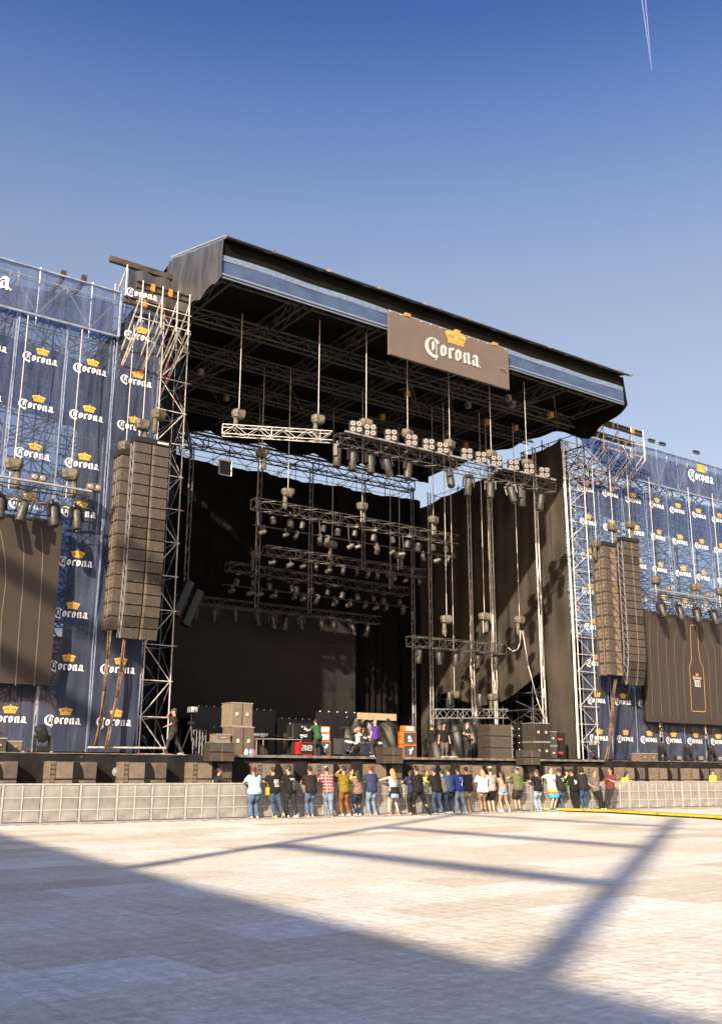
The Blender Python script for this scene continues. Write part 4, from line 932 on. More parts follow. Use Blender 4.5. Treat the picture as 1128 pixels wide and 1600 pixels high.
bundle([(962, 1060), (958, 1090), (955, 1130), (950, 1165), (946, 1190)], 'brown cable bundle below the right speaker arrays', 36.9, 9)
for a, c, l in (((985, 1066), (962, 1170), 'thin slanting wire right below the right main array'), ((932, 1052), (925, 1185), 'thin wire from the right bass array to the deck')):
    b = MB(); b.tube(U(*a, y=36.7), U(*c, y=36.5), .018, 5); tag(b.build('guy_wire', BLKM, None, U(*c, y=36.5)), l, 'wire')
b = MB(); b.tube(U(138, 1168, y=37.0), U(262, 1169, y=37.0), .045, 8); tag(b.build('scaffold_pipe', STEEL, None, U(138, 1168, y=37.0)), 'horizontal silver pipe low across the left array cables', 'pipe')

# ---------------------------------------------------------------- subwoofers in front of the deck
def subwoofer(label):
    o = thing('subwoofer', label, 'speaker'); W, D, H = 1.72, 1.0, .60
    b = MB(); b.bbox(-W/2+.22, W/2, .03, D, 0, H, .015); b.build('cabinet', SPKD, o)
    b = MB(); b.box(-W/2+.24, -.02, -.0, .03, .02, H-.02); b.build('grille', mat('warm_grille', (.155, .125, .098), .6, 0, .15, 5), o); b = MB(); b.box(.42, W/2-.02, 0, .03, .02, H-.02); b.build('grille', mat('cool_grille', (.085, .07, .06), .6, 0, .15, 5), o)
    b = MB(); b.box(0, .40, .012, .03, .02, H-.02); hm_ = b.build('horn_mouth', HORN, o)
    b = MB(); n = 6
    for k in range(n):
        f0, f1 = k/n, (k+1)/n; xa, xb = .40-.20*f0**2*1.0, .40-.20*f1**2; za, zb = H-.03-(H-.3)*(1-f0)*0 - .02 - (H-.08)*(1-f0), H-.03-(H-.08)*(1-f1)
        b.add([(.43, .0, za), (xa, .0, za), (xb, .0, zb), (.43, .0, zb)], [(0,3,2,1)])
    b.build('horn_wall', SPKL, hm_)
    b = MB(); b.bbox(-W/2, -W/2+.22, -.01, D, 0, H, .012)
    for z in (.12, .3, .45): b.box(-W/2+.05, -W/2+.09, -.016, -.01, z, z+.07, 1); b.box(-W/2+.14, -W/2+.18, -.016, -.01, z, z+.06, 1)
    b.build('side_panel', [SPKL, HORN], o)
    return o
K_SUB = Kind(subwoofer, 'subwoofers stacked in front of the deck')
sx = [10.15, 12.95, 15.65, 18.4, 21.2, 24.0, 26.75, 29.5, 32.3, 34.9, 37.5, 40.2, 42.95, 45.65, 48.4, 51.1, 53.8]
zrow = ['bottom', 'middle', 'top']
for i, x in enumerate(sx):
    top = 1.92 - max(0, x-30)*.004
    for k in range(3):
        K_SUB.put((x, 35.25, top-.6-.615*(2-k)), (0, 0, 0), '%s subwoofer of the %s stack from the left in front of the deck' % (zrow[k], od(i)))
def small_speaker(label):
    o = thing('front_fill_speaker', label, 'speaker')
    b = MB(); b.bbox(-.45, .45, 0, .6, 0, .34, .015); b.build('cabinet', SPKD, o)
    b = MB(); b.box(-.43, -.06, -.02, 0, .02, .32); b.box(.0, .43, -.02, 0, .02, .32); b.build('grille', SPK, o)
    b = MB(); b.box(-.05, -.01, -.03, 0, .01, .33); b.build('handle_strip', SPKL, o); return o
K_FF = Kind(small_speaker, 'front fill speakers on the stage edge')
for nm, px, zz_ in (('left', 345, 1.96), ('centre', 612, 1.94), ('right', 828, 1.94)):
    x = U(px, 1188, y=35.0).x
    for k in range(2): K_FF.put((x, 34.85, zz_+.35*k), (0, 0, 0), '%s brown grey front fill speaker of the %s pair on the stage edge' % (('lower', 'upper')[k], nm), (1.15, 1, 1))
def skirt_hole():
    p = U(182, 1206, y=35.8); b = MB(); b.lathe(p, [(-.03, .03), (0, .16)], 14, 0, 'y'); tag(b.build('round_lamp', SILV, None, p), 'small round silver lamp set in the black skirt between two left subwoofers', 'lamp')
skirt_hole()

# ---------------------------------------------------------------- crowd barrier
PERF = bpy.data.materials.new('perforated_sheet'); PERF.use_nodes = True
def perf():
    n = PERF.node_tree; b = n.nodes['Principled BSDF']; b.inputs['Metallic'].default_value = .25; b.inputs['Roughness'].default_value = .5
    tc = n.nodes.new('ShaderNodeTexCoord'); t = n.nodes.new('ShaderNodeTexNoise'); t.inputs['Scale'].default_value = 2.2; t.inputs['Detail'].default_value = 6; n.links.new(tc.outputs['Object'], t.inputs['Vector'])
    r = n.nodes.new('ShaderNodeValToRGB'); n.links.new(t.outputs[0], r.inputs[0]); r.color_ramp.elements[0].position = .3; r.color_ramp.elements[1].position = .7
    r.color_ramp.elements[0].color = (.26, .245, .225, 1); r.color_ramp.elements[1].color = (.42, .40, .37, 1); n.links.new(r.outputs[0], b.inputs['Base Color'])
    mr = n.nodes.new('ShaderNodeMapRange'); mr.inputs[1].default_value = .3; mr.inputs[2].default_value = .7; mr.inputs[3].default_value = .62; mr.inputs[4].default_value = .80; n.links.new(t.outputs[0], mr.inputs[0]); n.links.new(mr.outputs[0], b.inputs['Alpha'])
perf()
BARM = mat('barrier_aluminium', (.50, .48, .45), .4, .5, .12, 5); BART = mat('thin_barrier_rib', (.55, .52, .48), .5, .3)
def by(x): return 32.35 - .035*(x-9)
PWID = 1.22
def panel(label):
    o = thing('crowd_barrier_panel', label, 'barrier'); W = PWID
    b = MB(); b.box(.05, W-.03, -.005, .012, .06, 1.14); b.build('perforated_sheet', PERF, o)
    b = MB(); b.box(0, .06, -.03, .05, 0, 1.17); b.build('post', BARM, o)
    b = MB(); b.tube((0, .01, 1.18), (W, .01, 1.18), .035, 6); b.build('top_rail', BARM, o)
    b = MB()
    for z in (.40, .78): b.box(.06, W, -.02, -.006, z-.012, z+.012)
    b.box(W*.52-.012, W*.52+.012, -.024, -.008, .06, 1.14); b.build('rib', BART, o)
    b = MB(); b.tube((.1, .03, 1.1), (.1, 1.0, .06), .02, 5); b.tube((W*.6, .03, .75), (W*.6, 1.0, .06), .02, 5); b.tube((.0, 1.0, .06), (W, 1.0, .06), .02, 5); b.build('rear_brace', BARM, o)
    b = MB(); b.box(.01, W-.01, -.95, -.03, .006, .03); b.build('foot_plate', mat('worn_foot_plate', (.30, .28, .26), .55, .2, .3, 4), o)
    return o
K_BP = Kind(panel, 'panels of the crowd barrier'); x = 8.44; i = 2
while x < 50:
    lb = 'barrier panel in the open run left of the crowd, %s from the edge' % od(i-2) if i < 10 else 'grey barrier panel behind the standing crowd, %s panel along it' % od(i-10) if i < 26 else 'grey barrier panel in the run right of the crowd, %s one' % od(i-26)
    K_BP.put((x, by(x) + R.uniform(-.025, .025), 0), (R.uniform(-.012, .012), 0, -.035 + R.uniform(-.012, .012)), lb); x += PWID; i += 1
# cable ramp
o = thing('cable_ramp', 'long yellow and black cable ramp lying on the paving right of the crowd', 'cable ramp', U(1128, 1280, z=0)); g = o.location
P = [U(a, c, z=0) for a, c in ((800, 1266), (880, 1267.5), (960, 1270), (1040, 1275), (1128, 1280), (1230, 1289))]
for a, c in zip(P, P[1:]):
    d = (c-a); n = max(1, int(d.length/.9))
    for k in range(n):
        p, q = a.lerp(c, k/n), a.lerp(c, (k+.97)/n); e = (q-p).normalized(); s = Vector((-e.y, e.x, 0)); b = MB()
        pr = [(-.50, .004), (-.46, .06), (-.36, .12), (-.07, .13), (.07, .13), (.36, .12), (.46, .06), (.50, .004)]
        V_ = [p+s*w_+Vector((0,0,h)) for w_, h in pr] + [q+s*w_+Vector((0,0,h)) for w_, h in pr]
        for m_, ks in ((0, (0, 3, 6)), (1, (1, 2, 4, 5))): b.add(V_, [(i_, i_+1, i_+9, i_+8) for i_ in ks], m_)
        b.add(V_, [tuple(range(8)), tuple(range(15, 7, -1))], 0)
        b.build('segment', [RUB, YEL], o, g)

# ---------------------------------------------------------------- gear on the stage
Z0 = 2.21; Z1 = 2.33
def flightcase(label, p, w_, d, h, m=CASEM, doors=2, rz=0, feet=True):
    o = thing('flight_case', label, 'flight case', p, rz)
    b = MB(); b.bbox(-w_/2, w_/2, 0, d, 0, h, .015); bd = b.build('body', m, o)
    b = MB()
    for x in (-w_/2, w_/2):
        for z in (0, h): b.box(x-.02, x+.02, -.012, d, z-.02 if z else 0, z+.02 if not z else z+.005)
    b.box(-w_/2, w_/2, -.014, 0, h-.03, h+.005); b.box(-w_/2, w_/2, -.014, 0, 0, .03); b.build('edging', ALU, o)
    for k in range(doors):
        b = MB(); x = -w_/2 + w_*(k+.5)/doors; b.box(x-.06, x+.06, -.03, 0, h*.45, h*.58); b.build('latch', STEEL, bd)
    if doors > 1:
        b = MB(); b.box(-.012, .012, -.012, 0, .03, h-.03); b.build('door_gap', HORN, o)
    return o
BROWNB = mat('brown_case', (.12, .09, .065), .55, 0, .15, 4); TANB = mat('tan_case', (.165, .132, .095), .6, 0, .12, 4)
x = U(369, 1186, y=38).x
flightcase('tall tan two-door case on top of the dark cabinet at stage left', (x, 37.6, 3.42), 1.0, .9, .98, TANB)
flightcase('dark speaker cabinet case under the tall tan two-door case', (x-.02, 37.4, Z0), 1.02, .9, 1.19, BROWNB)
flightcase('low brown case left of the tall case stack', (x-1.05, 37.3, Z0), .75, .7, .55, BROWNB, 1)
flightcase('small brown case with a sloping lid on top of the low brown case', (x-1.0, 37.3, Z0+.57), .65, .6, .3, TANB, 1)
def combo_amp(label, p, w_, h, m, fr, head=False):
    o = thing('amplifier', label, 'amplifier', p, -.12)
    b = MB(); b.bbox(-w_/2, w_/2, 0, .36, 0, h, .03); b.build('cabinet', m, o)
    b = MB(); b.box(-w_/2+.05, w_/2-.05, -.012, 0, .05, h-(.06 if not head else .17)); b.build('grille_cloth', fr, o)
    if head:
        b = MB(); b.box(-w_/2+.05, w_/2-.05, -.014, 0, h-.14, h-.04); b.build('control_panel', SILV, o)
    b = MB(); b.box(-.1, .1, .12, .2, h, h+.03); b.build('handle', BLKM, o); return o
for i, px in enumerate((396, 410)):
    combo_amp('black combo amplifier with silver controls right of the tall case stack, %s one' % ('left', 'right')[i], (U(px, 1180, y=41).x, 41, Z1), .62, 1.0, BLKM, SPKD, True)
combo_amp('black cabinet amplifier behind the silver covered table', (U(460, 1170, y=43).x, 43, Z1), .9, 1.1, CASEM, SPKD)
combo_amp('small black amplifier with pale frame beside the drum kit', (U(538, 1170, y=43).x, 43.2, Z1), .95, .95, BLKM, GRILLC)
def table(label, p, w_, cover):
    o = thing('table', label, 'table', p)
    b = MB(); b.box(-w_/2, w_/2, 0, .7, .80, .84); b.build('tabletop', ALU, o)
    for sx_ in (-w_/2+.05, w_/2-.05):
        for sy in (.05, .65): b = MB(); b.tube((sx_, sy, 0), (sx_, sy, .8), .025, 6); b.build('leg', ALU, o)
    if cover:
        b = MB(); b.grid(lambda u, v: (-w_/2+w_*u, .7*v, .86+.07*abs(math.sin(u*9+v*3))+.12*math.exp(-((u-.25)*6)**2)), 20, 6); b.build('foil_cover', SILV, o, smooth=True)
    return o
table('low table covered with crumpled silver foil left of the red clock box', (U(445, 1180, y=40).x, 40.2, Z0), 2.1, True)
table('small metal table with blue gear right of the guitarist', (U(757, 1184, y=40.5).x, 40.6, Z0), .9, False)
o = thing('blue_gear', 'small blue and white gear box on the metal table', 'gear box', (U(757, 1166, y=40.5).x, 40.7, Z0+.85)); b = MB(); b.bbox(-.35, .35, 0, .4, 0, .2, .02); b.build('box', mat('blue_plastic', (.05, .12, .45), .4), o)
b = MB()
for k in range(5): b.box(-.3+k*.13, -.22+k*.13, -.01, 0, .05, .15)
b.build('button', WHITE, o)
def clock():
    p = U(477, 1181, y=38.6); o = thing('clock_display', 'red cased clock display reading 20:09 on the stage floor', 'clock', (p.x, 38.6, Z0)); o.scale = (.66, .7, .7); 
    b = MB(); b.bbox(-.62, .62, 0, .4, 0, .95, .02); b.build('case', mat('red_case', (.28, .012, .012), .4, 0, .1, 4), o)
    b = MB(); b.box(-.32, .60, -.012, 0, .22, .90); dp = b.build('display', BLKM, o)
    seg = {'2': 'abged', '0': 'abcdef', '9': 'abcdfg'}
    b = MB()
    def digit(x, z, ch, w_=.15, h=.34, t=.03):
        S_ = {'a': (x, x+w_, z+h-t, z+h), 'g': (x, x+w_, z+h/2-t/2, z+h/2+t/2), 'd': (x, x+w_, z, z+t), 'f': (x, x+t, z+h/2, z+h), 'b': (x+w_-t, x+w_, z+h/2, z+h), 'e': (x, x+t, z, z+h/2), 'c': (x+w_-t, x+w_, z, z+h/2)}
        for c_ in seg[ch]: a0, a1, z0, z1 = S_[c_]; b.box(a0, a1, -.022, -.014, z0, z1)
    for x, ch in ((-.28, '2'), (-.08, '0'), (.17, '0'), (.37, '9')): digit(x, .42, ch)
    b.box(.105, .13, -.022, -.014, .5, .54); b.box(.105, .13, -.022, -.014, .64, .68); b.build('digit', mat('clock_digit', (.75, .72, .68), .5), dp)
clock()
def orange_stack(px, py, y, parts, lab):
    p = U(px, py, y=y); z = Z1
    for i, (w_, h, head) in enumerate(parts):
        o = thing('orange_amplifier', lab[i], 'amplifier', (p.x, y, z), -.25); z += h+.01
        b = MB(); b.bbox(-w_/2, w_/2, 0, .42, 0, h, .03); b.build('cabinet', ORAMP, o)
        b = MB()
        if head: b.box(-w_/2+.2, w_/2-.08, -.012, 0, .05, h-.06)
        else: b.box(-w_/2+.16, w_/2-.05, -.012, 0, .05, h-.05)
        fr_ = b.build('front', WHITE if head else GRILLC, o)
        if not head:
            b = MB(); rr = random.Random(i)
            for k in range(9): a0 = rr.uniform(-.12, .10)+.05; c0 = rr.uniform(.15, h-.25); b.box(a0, a0+rr.uniform(.04, .12), -.02, -.013, c0, c0+rr.uniform(.04, .1))
            b.build('white_emblem', WHITE, fr_)
            b = MB(); b.box(-w_/2-.008, -w_/2, .15, .25, h*.45, h*.75); b.build('side_handle', BLKM, o)
        else:
            b = MB()
            for k in range(5): b.lathe((-.08+k*.1, -.02, h*.4), [(-.02, .02), (0, .02)], 8, 0, 'y')
            b.build('knob', BLKM, fr_)
orange_stack(639, 1182, 43.2, [(.92, .68, 0), (.92, .68, 0), (.72, .30, 1)], ['lower orange speaker cabinet of the stack right of the drums', 'upper orange speaker cabinet of the stack right of the drums', 'orange amplifier head on top of the stack right of the drums'])
orange_stack(505, 1181, 41.5, [(.8, .72, 0), (.7, .35, 1), (.7, .32, 1)], ['orange speaker cabinet partly hidden behind the man in green', 'lower orange amplifier head behind the man in green', 'upper orange amplifier head behind the man in green'])
# speaker and rack stacks on the right
def bigcab(label, p, w_, d, h, rz=0):
    o = thing('side_fill_speaker', label, 'speaker', p, rz, 'side fill speakers and racks at stage right')
    b = MB(); b.bbox(-w_/2, w_/2, .02, d, 0, h, .015); b.build('cabinet', SPKD, o)
    b = MB(); b.box(-w_/2+.02, w_/2-.12, 0, .02, .02, h-.02); b.build('grille', mat('dim_grille', (.075, .064, .052), .6, 0, .12, 5), o)
    b = MB(); b.box(w_/2-.10, w_/2-.05, -.01, .03, 0, h); b.build('edge_strip', ALU, o)
    b = MB(); b.box(w_/2-.04, w_/2+.0, .1, d-.1, .05, h-.05); b.build('side_panel', SPKD, o); return o
x = U(785, 1187, y=38.2).x
for k in range(3): bigcab('%s big speaker of the three-high black stack right of the guitarist' % ('bottom', 'middle', 'top')[k], (x, 38.2, Z0+.59*k), 1.55, 1.0, .58)
x = U(811, 1187, y=38.6).x
for k in range(5):
    o = thing('amplifier_rack', 'black amplifier rack unit behind the three-high speaker stack, %s from below' % od(k), 'rack', (x+.1, 38.9, Z0+.36*k), group='rack units behind the three-high speaker stack')
    b = MB(); b.bbox(-.5, .5, 0, .8, 0, .345, .012); b.build('body', BLKM, o)
    b = MB(); b.lathe((-.2, -.012, .17), [(-.01, .06), (0, .075)], 10, 0, 'y'); b.build('socket', ALU, o); b = MB(); b.lathe((.25, -.012, .17), [(-.01, .03), (0, .04)], 8, 0, 'y'); b.build('socket', ALU, o)
x = U(845, 1187, y=37.6).x
flightcase('lower brown grey cabinet of the right front stack', (x-.05, 37.4, Z0), 1.1, .9, .9, SPKD); flightcase('upper brown grey cabinet of the right front stack with two pale strips', (x-.05, 37.4, Z0+.92), 1.12, .9, .95, SPKD)
for k in range(2): flightcase('%s small black case right of the right front stack' % ('lower', 'upper')[k], (x+.85, 37.5, Z0+.75*k), .55, .8, .72, CASEM, 1)
x = U(876, 1190, y=38.0).x
o = thing('powered_rack', 'dark rack with two red glowing displays by the right tower', 'rack', (x, 38.0, Z0)); b = MB(); b.bbox(-.42, .42, 0, .8, 0, 1.45, .02); b.build('body', BLKM, o)
RG = bpy.data.materials.new('red_display'); RG.use_nodes = True; RG.node_tree.nodes['Principled BSDF'].inputs['Base Color'].default_value = (.5, .03, .03, 1); RG.node_tree.nodes['Principled BSDF'].inputs['Emission Color'].default_value = (1, .08, .06, 1); RG.node_tree.nodes['Principled BSDF'].inputs['Emission Strength'].default_value = .15
for z in (.35, 1.05): b = MB(); b.box(-.18, .18, -.01, 0, z, z+.1); b.build('display', RG, o)
x = U(700, 1185, y=36.4).x
# cases on the wings
flightcase('black case on the left wing deck at the picture edge', (10.35, 36.1, 2.2), .9, .7, .5, CASEM); flightcase('small pale box on the left wing deck at the picture edge', (11.25, 36.6, 2.2), .5, .4, .42, TANB, 1)
for k in range(2): flightcase('%s case of the pair on the right wing deck below the line arrays' % ('left', 'right')[k], (44.9+k*.75, 36.1, 2.2), .72, .6, .42, BROWNB, 1)
def floor_head(p, label, s=1.0):
    o = thing('floor_moving_head', label, 'stage light', p, group='moving heads standing on the wing decks'); o.scale = (s, s, s)
    b = MB(); b.bbox(-.26, .26, -.2, .2, .03, .22, .03); b.build('base', BLKM, o)
    b = MB(); b.box(-.30, -.24, -.09, .09, .2, .62); b.box(.24, .30, -.09, .09, .2, .62); b.box(-.28, .28, -.08, .08, .19, .25); b.build('yoke', BLKM, o)
    b = MB(); b.xf = Matrix.Translation((0, 0, .62)) @ Matrix.Rotation(rad(-28), 4, 'Y') @ Matrix.Rotation(rad(15), 4, 'X'); b.lathe((0,0,0), [(-.22, .12), (-.16, .2), (.1, .22), (.32, .20), (.38, .17)], 14); b.xf = None; lh = b.build('lamp_head', mat('glossy_black_plastic', (.02, .02, .022), .3, 0, .2, 6), o, smooth=False)
    b = MB(); b.xf = Matrix.Translation((0, 0, .62)) @ Matrix.Rotation(rad(-28), 4, 'Y') @ Matrix.Rotation(rad(15), 4, 'X'); b.lathe((0,0,.385), [(0, .15), (.01, .05)], 14); b.xf = None; b.build('lens', GLASS, lh); return o
floor_head((U(65, 1175, y=36.5).x, 36.5, 2.2), 'large black moving head standing on the left wing deck', 1.0)
for i, px in enumerate((1035, 1075, 1112)): floor_head((U(px, 1190, y=36.6).x, 36.6, 2.2), 'black moving head on the right wing deck, %s from the stage' % od(i), 1.0)
for i, px in enumerate((1061, 1095, 1125)):
    p = U(px, 1190, y=36.4); o = thing('par_light', 'small silver fronted lamp on the right wing deck, %s from the stage' % od(i), 'stage light', (p.x, 36.4, 2.2), group='small lamps on the right wing deck')
    b = MB(); b.bbox(-.22, .22, 0, .2, .05, .35, .02); b.build('housing', BLKM, o); b = MB(); b.box(-.18, .18, -.015, 0, .12, .32); b.build('front', SILV, o)
def mic_stand(p, label, h=1.5, lean=.3):
    o = thing('microphone_stand', label, 'microphone stand', p)
    b = MB()
    for k in range(3): t = k*2.09+.4; b.tube((0, 0, .12), (.28*math.cos(t), .28*math.sin(t), 0), .012, 5)
    b.tube((0, 0, .05), (0, 0, h*.75), .013, 6); b.build('stand', BLKM, o)
    b = MB(); b.tube((0, 0, h*.75), (lean, -.1, h), .01, 5); b.build('boom', BLKM, o)
    b = MB(); b.lathe((lean, -.1, h), [(-.03, .015), (0, .025), (.04, .03), (.06, .015)], 8); b.build('microphone', ALU, o); return o
def at(px, y, z=None): return (U(px, 1180, y=y).x, y, Z1 if z is None else z)
mic_stand(at(449, 39, Z0), 'microphone stand in front of the silver table', 1.45, .05); mic_stand(at(748, 38.4, Z0), 'microphone stand right of the guitarist', 1.75, -.35)
mic_stand(at(588, 43.0), 'tall microphone stand behind the man in purple', 2.1, -.3); mic_stand(at(532, 42), 'tall microphone stand left of the drum kit', 1.9, .3); mic_stand(at(325, 41, Z0), 'microphone stand at the far left of the deck', 1.3, .2)
def tripod_cam(px, y, label, h=1.6):
    o = thing('camera_tripod', label, 'tripod', at(px, y, Z0))
    for k in range(3): t = k*2.09+.3; b = MB(); b.tube((0, 0, h*.72), (.42*math.cos(t), .42*math.sin(t), 0), .022, 6); b.build('leg', BLKM, o)
    b = MB(); b.tube((0, 0, h*.6), (0, 0, h), .03, 6); b.box(-.12, .12, -.08, .08, h*.72, h*.8); b.build('column', BLKM, o)
    b = MB(); b.bbox(-.12, .16, -.25, .2, h, h+.24, .02); b.lathe((0, -.3, h+.12), [(-.1, .07), (.06, .08)], 10, 0, 'y'); b.build('camera', ALU, o)
    b = MB(); b.tube((.1, .1, h), (.5, .5, h-.25), .012, 5); b.build('pan_handle', BLKM, o)
tripod_cam(297, 38.5, 'camera on a black tripod right of the man walking at the left', 1.75); tripod_cam(927, 37.0, 'small camera tripod on the deck right of the right tower', .8)
for i, px in enumerate((306, 311, 316)):
    b = MB(); p = at(px, 39.5, Z0)
    for a in (-.14, .14): b.tube((p[0]+a, p[1], Z0), (p[0]+a, p[1], Z0+1.1), .02, 5)
    b.tube((p[0]-.14, p[1], Z0+1.08), (p[0]+.14, p[1], Z0+1.08), .02, 5); b.tube((p[0]-.14, p[1], Z0+.4), (p[0]+.14, p[1], Z0+.9), .015, 5)
    tag(b.build('folded_stand', STEELD, None, p), 'folded metal keyboard stand at the left of the deck, %s from the left' % od(i), 'stand')
def drumkit():
    CH = mat('chrome', (.6, .6, .62), .15, 1); SH = mat('drum_shell_dark', (.03, .035, .05), .3, 0, .2, 6); HD = mat('drum_head_navy', (.012, .03, .055), .4); WH = mat('drum_skin_white', (.6, .6, .58), .5); BR = mat('cymbal_brass', (.45, .30, .10), .25, .9)
    p = at(570, 42.6); o = thing('drum_kit', 'drum kit with a navy bass drum head in front of the black tarp', 'drum kit', p)
    b = MB(); b.lathe((.25, 0, .36), [(0, .33), (.05, .34), (.5, .34)], 20, 0, 'y'); b.build('bass_drum', SH, o)
    b = MB(); b.lathe((.25, 0, .36), [(-.02, .30), (-.01, .33)], 20, 0, 'y'); b.build('bass_drum_head', HD, o)
    b = MB(); b.box(.3, .42, -.035, -.022, .2, .24); b.build('drum_lettering', WH, o)
    for (x, y, z, r, h) in ((-.05, .1, .75, .17, .22), (.42, .12, .78, .17, .22), (.95, .3, .35, .24, .4), (-.55, .25, .55, .2, .14), (-.95, .2, .35, .22, .4)):
        b = MB(); b.xf = Matrix.Translation((x, y, z)) @ Matrix.Rotation(rad(18), 4, 'X'); b.lathe((0,0,0), [(0, r), (h, r)], 16, 0); b.lathe((0,0,h), [(.0, r*1.03), (.02, r*1.03)], 16, 1); b.lathe((0,0,0), [(-.02, r*1.04), (.02, r*1.04)], 16, 2); b.xf = None; b.build('drum', [SH, WH, CH], o)
    for (x, y, z, r) in ((-.75, .0, 1.15, .24), (-1.15, .3, 1.45, .22), (.1, .5, 1.5, .22), (.9, .2, 1.35, .25), (-.3, -.1, 1.0, .16)):
        b = MB(); b.xf = Matrix.Translation((x, y, z)) @ Matrix.Rotation(rad(-14), 4, 'X'); b.lathe((0,0,0), [(0, r), (.012, r*.5), (.035, .03)], 18); b.xf = None; b.build('cymbal', BR, o)
        b = MB(); b.tube((x, y, .05), (x, y, z), .013, 6)
        for k in range(3): t = k*2.09; b.tube((x, y, .35), (x+.28*math.cos(t), y+.28*math.sin(t), 0), .01, 5)
        b.build('cymbal_stand', CH, o)
    b = MB(); b.lathe((-.2, .75, .5), [(0, .16), (.08, .17)], 14); b.tube((-.2, .75, 0), (-.2, .75, .5), .025, 6); b.build('stool', BLKM, o)
drumkit()
def synth_rack():
    p = at(478, 40); o = thing('rack_case', 'black equipment case with a white emblem above the red clock', 'flight case', (p[0], 40.3, Z1))
    b = MB(); b.bbox(-.55, .5, 0, .6, 0, 1.45, .02); b.build('body', BLKM, o); b = MB(); rr = random.Random(5)
    for k in range(12): a, c = rr.uniform(-.15, .2), rr.uniform(.75, 1.3); b.box(a, a+rr.uniform(.04, .14), -.012, 0, c, c+rr.uniform(.03, .07))
    b.build('white_emblem', WHITE, o)
synth_rack()
# odds and ends of cable along the deck edge
rr = random.Random(9)
for i, (x, y) in enumerate(((19.2, 36.3), (22.6, 36.3), (31.5, 36.6), (38.3, 36.4))):
    b = MB(); P = []
    for k in range(40): t = k*.55; r_ = .18+.1*rr.random(); P.append((x+r_*2*math.cos(t), y+r_*math.sin(t), Z0+.03+.08*rr.random()))
    b.path(P, .016, 4); tag(b.build('cable_coil', RUB if i % 2 else WCABLE, None, (x, y, Z0), True), 'heap of coiled cable on the deck edge, %s from the left' % od(i), 'cable')
for i, (px, col) in enumerate(((385, (.6, .45, .35)), (392, (.1, .25, .6)), (396, (.55, .05, .12)))):
    p = at(px, 36.7, Z0); b = MB(); b.lathe((p[0], p[1], Z0), [(0, .09), (.12, .1), (.2, .07), (.28, .03)], 10); tag(b.build('bottle' if i else 'cloth_bundle', mat('gear_%d' % i, col, .5), None, p), ['pinkish cloth bundle on the deck edge right of the case stack', 'small blue bottle on the deck edge', 'small dark red bottle on the deck edge'][i], ['bundle', 'bottle', 'bottle'][i])
# contrail
CT = bpy.data.materials.new('thin_ice_cloud'); CT.use_nodes = True
n = CT.node_tree; n.nodes.clear(); q = n.nodes.new('ShaderNodeOutputMaterial'); mx = n.nodes.new('ShaderNodeMixShader'); mx.inputs[0].default_value = .07
t1 = n.nodes.new('ShaderNodeBsdfTransparent'); t2 = n.nodes.new('ShaderNodeBsdfDiffuse'); t2.inputs[0].default_value = (.9, .9, .92, 1); n.links.new(t1.outputs[0], mx.inputs[1]); n.links.new(t2.outputs[0], mx.inputs[2]); n.links.new(mx.outputs[0], q.inputs[0])
o = thing('contrail', 'thin double white aircraft trail high in the sky at the upper right', 'contrail', U(1017, 110, y=5200))
for d in (-.2, 5.5):
    b = MB(); pa = U(1017.5, 110, y=5200); pb = U(1002+d, -4, y=5200); b.tube(pa, pb, 2.0, 8, 0, 7.0); b.build('trail', CT, o, o.location, True)
# ---------------------------------------------------------------- people
from mathutils import noise
def hash_(s): return sum(ord(c)*(i+3) for i, c in enumerate(s))
FOLD1 = bpy.data.textures.new('folds', 'CLOUDS'); FOLD1.noise_scale = .13; FOLD1.noise_depth = 1
FOLD2 = bpy.data.textures.new('fine_folds', 'CLOUDS'); FOLD2.noise_scale = .05; FOLD2.noise_depth = 1
VOX = []            # (object, voxel size) turned into one continuous surface at the end
HANDS = []; PRINTS = []
def soft(mb, name, m, parent, vox):
    o = mb.build(name, m, parent, (0,0,0), True)
    r = o.modifiers.new('r', 'REMESH'); r.mode = 'VOXEL'; r.voxel_size = vox; r.use_smooth_shade = True
    s = o.modifiers.new('s', 'SMOOTH'); s.iterations = 3; s.factor = .5
    if name in ('top', 'jacket', 'trousers', 'shorts', 'skirt', 'safety_vest', 'tied_shirt'):      # cloth folds
        for tx, st in ((FOLD1, .030), (FOLD2, .014)):
            q = o.modifiers.new('f', 'DISPLACE'); q.texture = tx; q.strength = st; q.mid_level = .42; q.texture_coords = 'LOCAL'
    VOX.append(o); return o
def ik(a, c, l1, l2, pole):
    a, c = Vector(a), Vector(c); d = c - a; L = d.length; mx_ = (l1+l2)*.995
    if L > mx_: c = a + d*(mx_/L); d = c - a; L = mx_
    u = d.normalized(); x = (l1*l1 - l2*l2 + L*L)/(2*L); h = math.sqrt(max(0, l1*l1 - x*x)); p = Vector(pole); p = p - u*u.dot(p)
    p = p.normalized() if p.length > 1e-4 else Vector((0, 1, 0))
    return a + u*x + p*h, c
